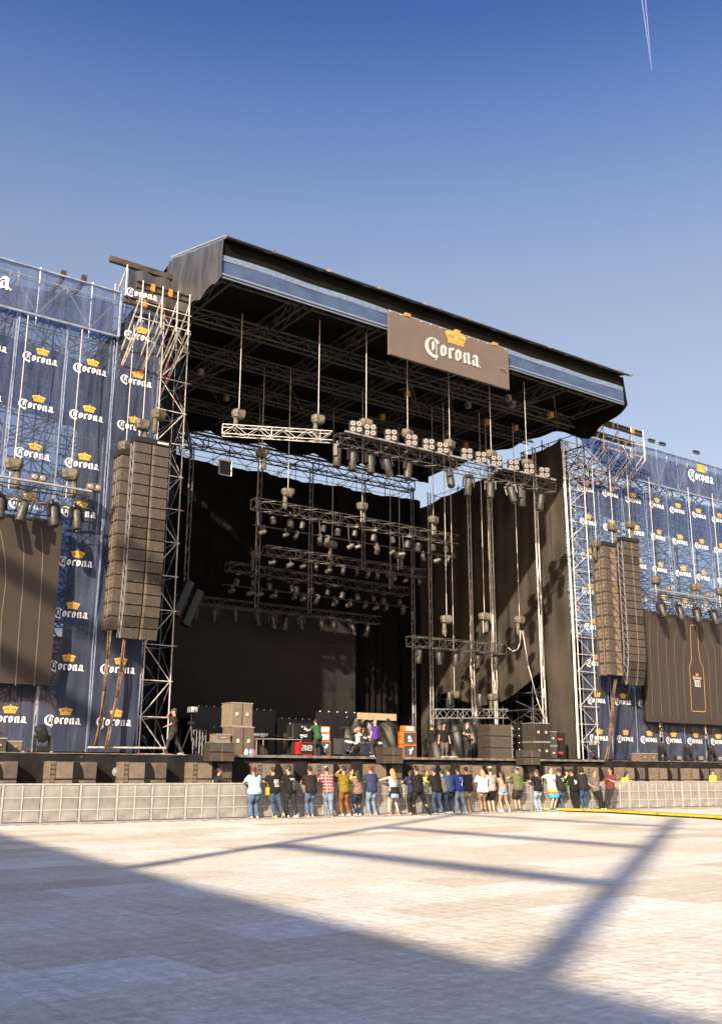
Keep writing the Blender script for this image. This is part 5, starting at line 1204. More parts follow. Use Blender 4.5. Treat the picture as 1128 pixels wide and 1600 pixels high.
def hand(mb, wr, d, side, k=1.0, curl=.5):
    d = Vector(d).normalized(); lat = Vector((1, 0, 0)) - d*d.x; lat = lat.normalized() if lat.length > .2 else Vector((0,1,0)); nrm = d.cross(lat)
    if nrm.z > 0: nrm = -nrm
    mb.limb([wr - d*.02, wr + d*.03, wr + d*.085*k], [(.026, .02), (.038, .017), (.040, .013)], 8, lat)
    for i, (o_, L) in enumerate(((-.030, .062), (-.010, .073), (.010, .068), (.029, .052))):
        b = wr + d*.08*k + lat*o_*side; m_ = b + d*L*.5*k + nrm*L*.15*curl; e = m_ + d*L*.45*k*(1-.3*curl) + nrm*L*.5*curl
        mb.limb([b, m_, e], [.0095, .0085, .007], 6, lat)
    b = wr + d*.025 - lat*.03*side; mb.limb([b, b - lat*.025*side + d*.025, b - lat*.03*side + d*.055 + nrm*.012], [.012, .0105, .008], 6, lat)
HEAD = [(-.118,.030,.034,.030),(-.098,.047,.056,.022),(-.060,.062,.078,.010),(-.015,.071,.090,.002),(.030,.075,.097,-.004),(.070,.068,.090,-.008),(.100,.047,.064,-.010),(.116,.018,.026,-.010)]
def person(label, x, y, z0=0, h=1.72, rz=0, sk=0, feet=((-.1, -.02), (.1, .0)), lean=0, twist=0, hands=('rail', 'rail'), hy=0, hp=10, w_=1.0, hips=(0, 0), drop=0.0,
           top=('tee', (.02,.02,.02)), bot=('jeans', (.08,.13,.24)), hair=('short', 'b'), cap=None, shoe=(.6,.6,.6), toe=(0, 0), fem=False, glasses=False, extra=None, group='people leaning on the crowd barrier', prints=None, knee_out=0, topmat=None, botmat=None):
    w_ *= 1.17; k = h/1.75; t = thing('person', label, 'person', (x, y, z0), rz, group)
    Vv = lambda a, b, c: Vector((a*k, b*k, c*k))
    fl, fr = feet
    P = Vv(hips[0], hips[1], .93 - drop)
    ln = rad(lean); dv = Vector((math.sin(rad(twist))*.0, math.sin(ln), math.cos(ln)))
    tw = rad(twist); sx_ = Vector((math.cos(tw), math.sin(tw), 0))
    Ch = P + dv*.38*k; Sh = P + dv*.50*k; Nk = P + dv*.57*k; dn = (dv + Vector((0,0,1))*1.2).normalized(); Hc = Nk + dn*.155*k + Vector((math.cos(rad(0))*0, .015*k, 0))
    sw = (.168 if fem else .19)*k*(.92+.08*w_); SL, SR = Sh - sx_*sw, Sh + sx_*sw
    skm = SKINS[sk]
    # legs
    legs = []
    for s, f in ((-1, fl), (1, fr)):
        hip = P + Vector((s*.088*k, 0, -.03*k)); an = Vector((f[0]*k, f[1]*k, (.085 + (f[2] if len(f) > 2 else 0))*k)); pole = Vector((s*(.1+knee_out), 1, 0)); kn, an = ik(hip, an, .435*k, .42*k, pole); legs.append((hip, kn, an))
    # arms
    arms = []
    for s, S_, tgt in ((-1, SL, hands[0]), (1, SR, hands[1])):
        if tgt == 'rail': tg = Vector((s*.22*k, .36, 1.22)); pole = (s*.9, -.6, -.5)
        elif tgt == 'down': tg = S_ + Vector((s*.10*k, .05*k, -.54*k)); pole = (s*.3, -1, 0)
        elif tgt == 'in': tg = Vector((s*.05*k, .40, 1.22)); pole = (s*1.0, -.3, -.4)
        elif tgt == 'chest': tg = Sh + Vector((s*.05, .26, -.14))*k; pole = (s*.7, -.2, -1)
        elif tgt == 'face': tg = Hc + Vector((s*.05, .15, -.02))*k; pole = (s*.8, .1, -1)
        else: tg = Vector(tgt); pole = (s*.6, -.7, -.6)
        el, wr = ik(S_, tg, .29*k, .255*k, pole); arms.append((S_, el, wr, s))
    def torso(e, z_lo=-.06, z_hi=.57, neck=True):
        g = w_; f = fem
        L = [(-.10, .150*g+.01*f, .105*g), (-.02, .168*g+.01*f, .118*g), (.07, (.150 if f else .158)*g, .108*g), (.17, (.128 if f else .148)*g, .098*g), (.28, (.142 if f else .165)*g, .108*g), (.38, (.152 if f else .180)*g, .112*g), (.46, (.150 if f else .175)*g, .095*g), (.51, .115, .075), (.545, .062, .058)]
        L = [q for q in L if z_lo-.001 <= q[0] <= z_hi]
        pts = [P + dv*(q[0]*k) if q[0] > 0 else P + Vector((0, 0, q[0]*k)) for q in L]; return pts, [((q[1]+e)*k, (q[2]+e)*k) for q in L]
    side = sx_
    b = MB()
    p_, r_ = torso(0, -.10); b.limb(p_, r_, 16, side)
    b.limb([Nk - dn*.06*k, Nk + dn*.03*k, Hc - dn*.06*k], [.062*k, .052*k, .052*k], 10)
    Hm = Matrix.Translation(Hc) @ Matrix.Rotation(rad(hy), 4, 'Z') @ Matrix.Rotation(-rad(hp), 4, 'X') @ Matrix.Scale(k*1.04, 4)
    def hring(q, e=1.0, oy=0, n=14): return [Hm @ Vector((q[1]*e*math.cos(2*math.pi*i/n), q[3]+oy+q[2]*e*math.sin(2*math.pi*i/n), q[0])) for i in range(n)]
    b.rings([hring(q) for q in HEAD])
    b.limb([Hm @ Vector((0, .09, .022)), Hm @ Vector((0, .118, -.026)), Hm @ Vector((0, .098, -.038))], [(.010*k, .01*k), (.017*k, .014*k), .01*k], 8)
    b.limb([Hm @ Vector((0, .075, -.085)), Hm @ Vector((0, .092, -.100))], [.026*k, .014*k], 8)
    for s in (-1, 1): b.limb([Hm @ Vector((s*.070, -.005, .02)), Hm @ Vector((s*.083, -.012, -.005)), Hm @ Vector((s*.072, -.005, -.03))], [.012*k, .017*k, .012*k], 8)
    for hip, kn, an in legs:
        b.limb([hip + Vector((0, 0, .05*k)), hip.lerp(kn, .4), kn, kn.lerp(an, .35) + Vector((0, -.012*k, 0)), an], [.088*k*w_, .077*k*w_, .053*k, .054*k, .036*k], 12)
    for S_, el, wr, s in arms:
        b.limb([S_ - (S_-Sh)*.25, S_, S_.lerp(el, .4), el, el.lerp(wr, .35), wr + (wr-el).normalized()*.02], [.05*k, .054*k*w_**.5, .047*k*w_**.5, .038*k, .037*k, .026*k], 10)
    body = soft(b, 'body', skm, t, .0165)
    hb = MB()
    for S_, el, wr, s in arms: hand(hb, wr, (wr-el), s, k)
    HANDS.append((body, hb))
    # face
    b = MB()
    for s in (-1, 1): b.lathe(Hm @ Vector((s*.030, .0905, .012)), [(-.007*k, .004), (0, .009*k), (.007*k, .004)], 8)
    b.build('eyes', EYEM, t)
    b = MB(); b.limb([Hm @ Vector((-.022, .090, -.062)), Hm @ Vector((0, .099, -.063)), Hm @ Vector((.022, .090, -.062))], [.004, .007*k, .004], 6); b.build('mouth', LIP, t)
    # hair
    style, hc = hair; hm = {'b': HAIRB, 'n': HAIRN, 'w': HAIRW, 'g': mat('hair_grey', (.25, .23, .21), .6, 0, .2, 20)}[hc]
    b = MB()
    if style != 'bald':
        up = [q for q in HEAD if q[0] > -.0]
        b.rings([hring((-.055, .066, .060, -.030), 1.05)] + [hring((-.012, .074, .070, -.028), 1.06)] + [hring(q, 1.13, -.014) for q in up] + [hring((.128, .02, .03, -.012))])
        if style in ('long', 'curly', 'pony'):
            W0 = .085 if style != 'curly' else .11; W1 = {'long': .115, 'curly': .14, 'pony': .04}[style]; Ln = {'long': .34, 'curly': .26, 'pony': .26}[style]
            q0 = Hm @ Vector((0, -.055, .03)); q1 = Hm @ Vector((0, -.10, -.08)); q2 = Nk + Vector((0, -.115, -.04))*k; q3 = Nk + Vector((.0, -.15, -Ln+.10))*k - Vector((0, dv.y*.1, 0)) ; q4 = q3 + Vector((.01, -.0, -.09))*k
            b.limb([q0, q1, q2, q3, q4], [(W0*k, .06*k), (W1*k, .055*k), (W1*1.0*k, .045*k), (W1*.8*k, .035*k), (W1*.3*k, .018*k)], 12)
        if style == 'bun': c = Hm @ Vector((0, -.10, .05)); b.lathe(c, [(-.045*k, .02*k), (-.02*k, .045*k), (.02*k, .045*k), (.045*k, .02*k)], 10)
    if b.v: soft(b, 'hair', hm, t, .016)
    if cap:
        ck, cc = cap[0], cap[1]; b = MB(); cm = fab('cap_%02d%02d%02d' % tuple(int(v*99) for v in cc), cc)
        if ck == 'cap' or ck == 'backcap':
            sg = 1 if ck == 'cap' else -1
            b.rings([hring((.035, .083, .104, -.006), 1.04), hring((.07, .080, .102, -.008), 1.03), hring((.11, .062, .078, -.01), 1.0), hring((.135, .02, .025, -.01))])
            cp_ = b.build('cap', cm, t, (0,0,0), True); b = MB()
            b.rings([[Hm @ Vector((.062*math.cos(a_), sg*(.075+.085*math.sin(a_)), .045 - .018*math.sin(a_) + o_)) for a_ in [math.pi*j/8 for j in range(9)]] for o_ in (0, .008)]); b.build('cap_brim', cm if len(cap) < 3 else fab('brim_%02d' % int(cap[2][0]*99), cap[2]), cp_)
        elif ck == 'straw':
            b.rings([hring((.05, .078, .1, -.006), 1.08), hring((.10, .074, .092, -.008), 1.06), hring((.15, .06, .08, -.01), 1.0), hring((.165, .03, .04, -.01))])
            b.rings([[Hm @ Vector((r1*math.cos(a_), r1*1.1*math.sin(a_), .055 + .03*abs(math.cos(a_))*(r1 > .1) + o_)) for a_ in [2*math.pi*j/18 for j in range(18)]] for r1, o_ in ((.07, 0), (.16, -.005), (.165, 0), (.07, .008))], cap=False); b.build('straw_hat', mat('straw', (.45, .30, .15), .8, 0, .2, 20), t)
        elif ck == 'hood':
            b.rings([hring((-.09, .085, .09, -.03), 1.1), hring((-.02, .090, .11, -.022), 1.08), hring((.05, .088, .112, -.02), 1.08), hring((.10, .062, .078, -.02), 1.1), hring((.138, .02, .03, -.02))]); b.build('hood', cm, t, (0,0,0), True)
    if glasses:
        b = MB()
        for s in (-1, 1): b.lathe(Hm @ Vector((s*.032, .098, .012)), [(-.018*k, .012), (0, .024*k), (.018*k, .012)], 8)
        b.tube(Hm @ Vector((-.075, .02, .018)), Hm @ Vector((-.05, .098, .016)), .004, 4); b.tube(Hm @ Vector((.075, .02, .018)), Hm @ Vector((.05, .098, .016)), .004, 4); b.build('sunglasses', GLASS, t)
    # top
    kind, tc = top[0], top[1]; tm = topmat or fab('top_%02d%02d%02d' % tuple(int(v*99) for v in tc), tc)
    b = MB(); loose = .022 if kind != 'jacket' else .034
    if kind == 'loose': loose = .05
    p_, r_ = torso(loose, -.10 if kind != 'tank' else -.02, .5 if kind == 'tank' else .52)
    b.limb(p_, r_, 18, side)
    if kind != 'tank' and kind != 'bare': b.limb([Nk - dv*.08*k, Nk - dv*.02*k], [.085*k, .066*k], 10)
    if kind == 'tank':
        for S_ in (SL, SR): b.limb([Sh.lerp(S_, .6) - dv*.05*k + Vector((0, .05*k, 0)), Sh.lerp(S_, .55) + dv*.035*k, Sh.lerp(S_, .6) - dv*.05*k - Vector((0, .07*k, 0))], [.026*k]*3, 8)
    else:
        for S_, el, wr, s in arms:
            if kind == 'tee': b.limb([S_ - (S_-Sh)*.3, S_, S_.lerp(el, .35), S_.lerp(el, .72)], [.07*k, .076*k*w_**.5, .072*k, .070*k], 12)
            else:
                e = {'jacket': .022, 'long': .014, 'loose': .04}.get(kind, .014)
                b.limb([S_ - (S_-Sh)*.3, S_, S_.lerp(el, .5), el, el.lerp(wr, .5), el.lerp(wr, .93)], [.066*k, (.06+e)*k*w_**.5, (.052+e)*k, (.044+e)*k, (.036+e)*k, (.030+e)*k], 12)
    shirt = soft(b, 'top' if kind != 'jacket' else 'jacket', tm, t, .0185)
    if kind == 'jacket' and cap and cap[0] == 'hood': pass
    # bottoms
    bk, bc = bot; bm = botmat or fab('bottom_%02d%02d%02d' % tuple(int(v*99) for v in bc), bc, .28 if bk in ('jeans', 'wide') else .18)
    b = MB(); p_, r_ = torso(.012, -.10, .10); b.limb(p_, r_, 16, side)
    if bk == 'skirt': b.limb([P + Vector((0, 0, .05*k)), P + Vector((0, 0, -.10*k)), P + Vector((0, 0, -.30*k))], [(.175*k, .13*k), (.20*k, .16*k), (.235*k, .19*k)], 18)
    else:
        for hip, kn, an in legs:
            e = {'jeans': .014, 'wide': .035, 'slim': .006, 'shorts': .03, 'minishorts': .02}[bk]
            if bk == 'shorts': b.limb([hip + Vector((0, 0, .05*k)), hip.lerp(kn, .5), hip.lerp(kn, .98)], [(.092+e*.4)*k*w_, (.084+e)*k*w_, (.070+e*1.4)*k], 12)
            elif bk == 'minishorts': b.limb([hip + Vector((0, 0, .05*k)), hip.lerp(kn, .42)], [(.095+e*.4)*k*w_, (.088+e)*k*w_], 12)
            else: b.limb([hip + Vector((0, 0, .05*k)), hip.lerp(kn, .45), kn, kn.lerp(an, .45), an + Vector((0, 0, -.035*k))], [(.092+e*.3)*k*w_, (.080+e*.8)*k*w_, (.058+e)*k, (.053+e)*k, (.047+e*1.3)*k], 12)
    soft(b, {'skirt': 'skirt', 'shorts': 'shorts', 'minishorts': 'shorts'}.get(bk, 'trousers'), bm, t, .0185)
    # shoes
    sm = mat('shoe_%02d%02d%02d' % tuple(int(v*99) for v in shoe), shoe, .6, 0, .15, 6)
    for (hip, kn, an), ty, f in zip(legs, toe, feet):
        b = MB(); a_ = rad(ty); d = Vector((math.sin(a_), math.cos(a_), 0)); q = Vector((an.x, an.y, (f[2] if len(f) > 2 else 0)*k)); tilt = Vector((0, 0, -.55 if len(f) > 2 and f[2] > .04 else 0)); d2 = (d + tilt).normalized()
        b.limb([q - d2*.065*k + Vector((0,0,.045*k)), q + Vector((0,0,.05*k)), q + d2*.10*k + Vector((0,0,.036*k)), q + d2*.175*k + Vector((0,0,.026*k))], [(.030*k, .038*k), (.038*k, .048*k), (.042*k, .034*k), (.026*k, .02*k)], 10, (d.y, -d.x, 0)); b.limb([an + Vector((0,0,.03*k)), q + Vector((0,0,.04*k))], [.045*k, .045*k], 10); b.build('shoe', sm, t, (0,0,0), True)
        b = MB(); b.limb([q - d2*.09*k + Vector((0,0,.012)), q + Vector((0,0,.012)), q + d2*.19*k + Vector((0,0,.012))], [(.034*k, .012), (.040*k, .012), (.034*k, .012)], 10, (d.y, -d.x, 0)); b.build('sole', mat('pale_sole', (.55, .53, .5), .7), t)
    if prints:
        PRINTS.append((shirt, t, prints[0], prints[1], prints[2] if len(prints) > 2 else 1, Sh.copy(), k))
    if extra: extra(t, dict(P=P, Sh=Sh, Nk=Nk, SL=SL, SR=SR, arms=arms, k=k, Hc=Hc, legs=legs, Hm=Hm))
    return t

def stripes(name, stops):
    m = bpy.data.materials.new(name); m.use_nodes = True; n = m.node_tree; tc = n.nodes.new('ShaderNodeTexCoord'); sp = n.nodes.new('ShaderNodeSeparateXYZ'); n.links.new(tc.outputs['Object'], sp.inputs[0])
    mr = n.nodes.new('ShaderNodeMapRange'); mr.inputs[1].default_value = .40; mr.inputs[2].default_value = 1.02; n.links.new(sp.outputs['Z'], mr.inputs[0])
    r = n.nodes.new('ShaderNodeValToRGB'); r.color_ramp.interpolation = 'CONSTANT'; n.links.new(mr.outputs[0], r.inputs[0])
    r.color_ramp.elements[0].position = 0; r.color_ramp.elements[0].color = (*stops[0][1], 1); r.color_ramp.elements.remove(r.color_ramp.elements[1])
    for p, c in stops[1:]: e = r.color_ramp.elements.new(p); e.color = (*c, 1)
    n.links.new(r.outputs[0], n.nodes['Principled BSDF'].inputs['Base Color']); n.nodes['Principled BSDF'].inputs['Roughness'].default_value = .85; return m
RAINBOW = stripes('rainbow_striped_cloth', [(0, (.02,.20,.42)), (.30, (.02,.38,.55)), (.48, (.45,.05,.03)), (.58, (.75,.30,.02)), (.70, (.65,.55,.05)), (.80, (.1,.35,.12)), (.88, (.55,.06,.04))])
def plaid():
    m = bpy.data.materials.new('red_plaid_cloth'); m.use_nodes = True; n = m.node_tree; tc = n.nodes.new('ShaderNodeTexCoord'); sp = n.nodes.new('ShaderNodeSeparateXYZ'); n.links.new(tc.outputs['Object'], sp.inputs[0])
    def band(out, sc, w0, c1, c0):
        a = n.nodes.new('ShaderNodeMath'); a.operation = 'MULTIPLY'; a.inputs[1].default_value = sc; n.links.new(out, a.inputs[0]); f = n.nodes.new('ShaderNodeMath'); f.operation = 'FRACT'; n.links.new(a.outputs[0], f.inputs[0])
        l = n.nodes.new('ShaderNodeMath'); l.operation = 'LESS_THAN'; l.inputs[1].default_value = w0; n.links.new(f.outputs[0], l.inputs[0])
        mx = n.nodes.new('ShaderNodeMixRGB'); n.links.new(l.outputs[0], mx.inputs[0]); mx.inputs[1].default_value = (*c0, 1) if isinstance(c0, tuple) else (0,0,0,1)
        if not isinstance(c0, tuple): n.links.new(c0, mx.inputs[1])
        mx.inputs[2].default_value = (*c1, 1); return mx.outputs[0]
    a = band(sp.outputs['X'], 9, .5, (.10, .01, .02), (.40, .02, .03)); a = band(sp.outputs['Z'], 9, .4, (.14, .01, .03), a); a = band(sp.outputs['X'], 9, .13, (.62, .50, .42), a); a = band(sp.outputs['Z'], 9, .13, (.62, .50, .42), a)
    n.links.new(a, n.nodes['Principled BSDF'].inputs['Base Color']); n.nodes['Principled BSDF'].inputs['Roughness'].default_value = .85; return m
PLAID = plaid()
FLOR = mat('patterned_blouse', (.035, .025, .03), .85, 0, 0, 30, .3, 9, col2=(.28, .17, .14)); LEOP = mat('ripped_leggings', (.02, .018, .018), .8, 0, 0, 14, .3, 9, col2=(.32, .20, .14))
CAMO = mat('washed_denim', (.12, .19, .32), .85, 0, .35, 6, .5, 9)

# prints as little patches pressed on the cloth: list of (x0,x1,z0,z1) measured from the shoulder line
def textblock(seed, n=5, w_=.11, z0=-.10, dz=.045, h=.022):
    r = random.Random(seed); out = []
    for i in range(n):
        x = -w_*r.uniform(.6, 1)
        while x < w_*.9: l = r.uniform(.012, .03); out.append((x, x+l, z0-dz*i-h, z0-dz*i)); x += l + .01
    return out
def blob(seed, w_=.10, z0=-.12, z1=-.36, n=22):
    r = random.Random(seed); return [(c-.5*s_, c+.5*s_, d, d+s_) for c, d, s_ in [(r.uniform(-w_, w_), r.uniform(z1, z0), r.uniform(.015, .045)) for _ in range(n)]]
SEVEN = [(-.07, .07, -.17, -.14), (.035, .07, -.23, -.17), (.01, .045, -.29, -.23), (-.015, .02, -.38, -.29)] + [(-.09+i*.03, -.07+i*.03, -.09, -.07) for i in range(6)]

def backpack(t, q, c=(.03,.025,.022)):
    k = q['k']; b = MB(); p = q['Sh'] + Vector((.10, -.22, -.34))*k; b.rings([[p + Vector((a*sx, -.09*cy*(1 if sy else .2), z)) for sx, sy, cy in ((-.13,0,0),(-.11,1,1),(.11,1,1),(.13,0,0))] for z, a in ((-.16, .8), (-.1, 1), (.1, 1.0), (.18, .6))]); soft(b, 'backpack', mat('dark_bag', c, .5, 0, .2, 6), t, .02)
    b = MB(); b.limb([q['SR'] + Vector((-.04, .06, .03)), q['SR'] + Vector((-.05, -.03, .07)), p + Vector((.05, .02, .15))], [(.02, .006)]*3, 6); b.build('strap', mat('dark_bag', c, .5, 0, .2, 6), t)
def sidebag(c, sx=1):
    def f(t, q):
        k = q['k']; b = MB(); p = q['P'] + Vector((.24*sx, .08, -.02)); b.rings([[p + Vector((.05*a, .10*a2, z)) for a, a2 in ((-1,-1),(1,-1),(1,1),(-1,1))] for z in (-.14, .13)]); soft(b, 'shoulder_bag', mat('bag_%d' % int(c[0]*99), c, .6, 0, .15, 6), t, .02)
        b = MB(); b.limb([p + Vector((0, 0, .1)), q['SR' if sx > 0 else 'SL'] + Vector((0, -.02, .07))], [.009, .009], 5); b.build('strap', mat('bag_%d' % int(c[0]*99), c, .6), t)
    return f
def tied(t, q):
    k = q['k']; P = q['P']; b = MB(); b.limb([P + Vector((0, -.02, .13)), P + Vector((0, -.02, .0)), P + Vector((0, -.03, -.12))], [(.175, .135), (.20, .16), (.205, .165)], 16); soft(b, 'tied_shirt', fab('tied_black', (.02, .02, .02)), t, .0185)
    b = MB(); b.limb([P + Vector((.2, -.05, -.05)), P + Vector((.25, -.06, -.28))], [.05, .04], 8); b.limb([P + Vector((-.2, -.05, -.05)), P + Vector((-.25, -.04, -.24))], [.05, .04], 8); b.build('tied_sleeves', fab('tied_black', (.02, .02, .02)), t, (0,0,0), True)
def vest(c=(.42, .75, .04)):
    def f(t, q):
        b = MB(); k = q['k']; P = q['P']; d = (q['Sh']-P)
        b.limb([P + d*.05, P + d*.4, P + d*.8, P + d*.98], [(.19*k, .15*k), (.18*k, .145*k), (.20*k, .145*k), (.13*k, .10*k)], 16); soft(b, 'safety_vest', fab('vest_hivis', c, .05), t, .02)
        b = MB(); b.limb([P + d*.33, P + d*.42], [(.197*k, .158*k)]*2, 16); b.build('reflective_band', ALU, t)
    return f
def guitar(t, q):
    k = q['k']; c = q['P'] + Vector((.02, .19, .10)); BM = mat('guitar_body_black', (.02, .018, .018), .25, 0, spec=.8); NM = mat('guitar_neck_maple', (.45, .28, .12), .5)
    M_ = Matrix.Translation(c) @ Matrix.Rotation(rad(-14), 4, 'Y')
    b = MB(); out = [(-.22, -.10), (-.25, .0), (-.20, .11), (-.08, .10), (.02, .085), (.12, .13), (.14, .06), (.08, 0), (.15, -.08), (.10, -.13), (.0, -.09), (-.10, -.12)]
    b.slab([M_ @ Vector((x, 0, z)) for x, z in out], (0, .045, 0)); b.build('guitar_body', BM, t)
    b = MB(); b.xf = M_; b.box(.05, .62, .045, .065, -.022, .022); b.box(.62, .76, .045, .06, -.04, .035); b.xf = None; b.build('guitar_neck', NM, t)
    b = MB(); b.xf = M_; b.box(-.08, .03, .046, .052, -.05, .05); b.xf = None; b.build('pickguard', WHITE, t)
    b = MB(); b.limb([M_ @ Vector((-.18, .0, .08)), q['SL'] + Vector((0, .03, .06)), q['SL'] + Vector((.08, -.06, .05)), q['P'] + Vector((.18, -.10, .25)), M_ @ Vector((.12, .03, .1))], [(.02, .006)]*5, 6); b.build('guitar_strap', BM, t)

BLACK = (.012, .012, .013); J1 = (.11, .165, .27); J2 = (.05, .085, .16); J3 = (.022, .034, .07); J4 = (.20, .28, .40)
def crowd(px, label, dy=-.30, **k):
    xx = U(px, 1240, y=by(20)-.2).x; x = U(px, 1240, y=by(xx)+dy).x
    k.setdefault('hands', ('rail', 'rail')); return person(label, x, by(x)+dy, .03 if dy > -.9 else .0, **k)
LEAN = dict(lean=14, hips=(0, -.06))
crowd(397, 'woman in light blue top and blue jeans with red cap, leftmost at the barrier', h=1.70, w_=1.28, fem=True, lean=8, hips=(0,-.05), top=('tee', (.30, .58, .66)), bot=('wide', J1), hair=('pony', 'b'), cap=('cap', (.35, .03, .04)), shoe=(.6,.65,.7), feet=((-.14,-.1),(.12,-.06)), prints=(WHITES, [(-.02, .03, -.36, -.33)]), rz=.0)
crowd(428, 'man in a black T-shirt with white back print, blue jeans and bright yellow trainers', h=1.72, w_=1.12, **LEAN, top=('tee', BLACK), bot=('jeans', J2), shoe=(.45,.55,.03), feet=((-.06,-.25),(.16,-.42,.05)), toe=(0, 20), prints=(WHITE, textblock(1, 6)), extra=sidebag((.55, .28, .03), -1))
crowd(453, 'man in black T-shirt and black trousers with a dark bag on his back', h=1.75, w_=1.12, **LEAN, rz=.12, hy=25, top=('tee', BLACK), bot=('jeans', (.03, .027, .025)), shoe=(.5,.5,.48), feet=((-.16,-.10),(.06,-.36)), prints=(WHITE, textblock(2, 2, .11, -.07)), extra=backpack)
crowd(485, 'man in plain black T-shirt, dark cap and blue jeans with hands in front', h=1.74, w_=1.1, lean=10, hips=(0,-.05), top=('tee', (.022,.02,.018)), bot=('jeans', J1), cap=('cap', (.03,.03,.03)), shoe=(.5,.22,.1), hands=('in', 'in'))
crowd(510, 'man in a red and white plaid shirt and light blue jeans, one leg crossed', h=1.76, w_=1.05, lean=16, hips=(.04,-.10), hy=-15, top=('long', (.4,.02,.03)), topmat=PLAID, bot=('jeans', J4), shoe=(.2,.12,.08), feet=((.06,-.08),(-.02,-.38)), cap=('cap', (.55,.5,.45)))
crowd(538, 'person in a mustard yellow T-shirt and brown trousers holding hands up to the face', h=1.75, lean=4, top=('tee', (.26,.17,.02)), bot=('jeans', (.24,.10,.025)), shoe=(.55,.55,.55), hands=('face', 'face'), feet=((-.15,-.1),(.16,-.1)))
crowd(559, 'woman with curly black hair in a dark patterned blouse and navy jeans', h=1.62, fem=True, lean=8, hips=(0,-.04), top=('tee', (.03,.02,.03)), topmat=FLOR, bot=('slim', J3), hair=('curly', 'b'), shoe=(.5,.45,.4), w_=1.05)
crowd(580, 'man in a navy long sleeved shirt and pale blue jeans', h=1.78, w_=1.12, lean=8, hips=(0,-.04), top=('long', (.035,.05,.12)), bot=('jeans', (.20,.29,.40)), hair=('short', 'w'), shoe=(.45,.28,.18), feet=((-.13,-.08),(.13,-.1)))
crowd(611, 'blonde woman in denim skirt with a black shirt tied round her waist', h=1.68, fem=True, lean=10, hips=(.05,-.12), sk=1, top=('tank', (.35,.45,.55)), bot=('skirt', (.28,.38,.52)), hair=('long', 'n'), shoe=(.25,.12,.05), hands=((-.75, .36, 1.20), (.30, .36, 1.2)), feet=((-.20,-.12),(.24,-.16)), extra=tied)
crowd(643, 'person with curly dark hair in a navy T-shirt half hidden by the man in black', h=1.64, lean=8, hips=(0,-.04), top=('tee', (.03,.04,.10)), bot=('jeans', (.03,.03,.03)), hair=('curly', 'b'), shoe=(.4,.25,.2), dy=-.22)
crowd(656, 'man all in black standing wide legged behind the others and reaching over', h=1.80, w_=1.15, lean=8, hips=(-.05,.02), dy=-.95, rz=.0, top=('tee', BLACK), bot=('slim', (.015,.015,.016)), cap=('cap', BLACK), shoe=(.02,.02,.02), hands=((-.05, .5, 1.25), 'down'), feet=((-.24,.0),(.40,-.10)), toe=(-10, 60))
crowd(681, 'man in a black T-shirt, navy cap and dark blue jeans leaning far forward', h=1.74, w_=1.12, lean=16, hips=(-.03,-.1), top=('tee', BLACK), bot=('jeans', J2), cap=('cap', (.03,.05,.13)), shoe=(.05,.05,.06), feet=((-.14,-.12),(.1,-.28)))
crowd(691, 'person in dark jeans half hidden between two men near the middle of the crowd', h=1.66, lean=12, hips=(.03,-.08), top=('tee', (.15,.14,.13)), bot=('jeans', J3), shoe=(.5,.5,.5), feet=((0,-.1),(.12,-.3)), dy=-.2)
crowd(702, 'man in a blue denim shirt and navy jeans with his back turned', h=1.74, w_=1.08, lean=8, hips=(0,-.04), top=('long', (.035,.075,.16)), bot=('jeans', J3), shoe=(.45,.45,.45))
crowd(717, 'man in a royal blue jersey with a white number seven and light blue jeans', h=1.76, lean=8, hips=(0,-.05), top=('tee', (.02,.05,.28)), bot=('jeans', J4), shoe=(.5,.5,.55), feet=((-.1,-.1),(.14,-.25)), prints=(WHITE, SEVEN))
crowd(730, 'man in a black jacket and khaki trousers beside the number seven jersey', h=1.76, w_=1.1, lean=9, hips=(0,-.05), top=('jacket', (.02,.018,.017)), bot=('jeans', (.34,.25,.14)), shoe=(.4,.35,.3))
crowd(755, 'woman with wavy blond hair in a loose white shirt and black leggings', h=1.66, fem=True, sk=1, lean=5, w_=1.1, top=('loose', (.70,.69,.68)), bot=('slim', (.02,.02,.02)), botmat=LEOP, hair=('long', 'n'), shoe=(.05,.04,.04), hands=('in', 'in'), rz=-.25)
crowd(768, 'man in a straw hat, grey T-shirt and black shorts', h=1.74, lean=5, sk=1, top=('tee', (.38,.35,.33)), bot=('shorts', (.02,.02,.02)), cap=('straw', (.4,.3,.1)), shoe=(.25,.18,.06), hands=('in', 'rail'), rz=-.2, hy=-10, dy=-.25)
crowd(786, 'woman with long dark hair in a beige tank top and short denim shorts', h=1.62, fem=True, lean=7, top=('tank', (.40,.30,.24)), bot=('minishorts', (.30,.42,.55)), hair=('long', 'b'), shoe=(.6,.6,.62), sk=0, feet=((-.12,-.05),(.26,-.12)), toe=(-30, 40), w_=1.05)
crowd(809, 'man in an olive T-shirt, dark shorts and a blue and white cap with arms spread', h=1.80, w_=1.12, lean=5, hips=(0,-.05), top=('tee', (.14,.16,.07)), bot=('shorts', (.04,.035,.035)), cap=('backcap', (.04,.12,.5), (.7,.7,.7)), shoe=(.05,.05,.06), hands=((-.75,.34,1.20), (.62,.36,1.2)), sk=0, prints=(DECK, textblock(4, 1, .09, -.10)))
crowd(841, 'woman in a black T-shirt and pale wide jeans', h=1.68, fem=True, lean=6, top=('tee', BLACK), bot=('wide', (.32,.40,.50)), hair=('pony', 'w'), shoe=(.4,.4,.5), w_=1.08)
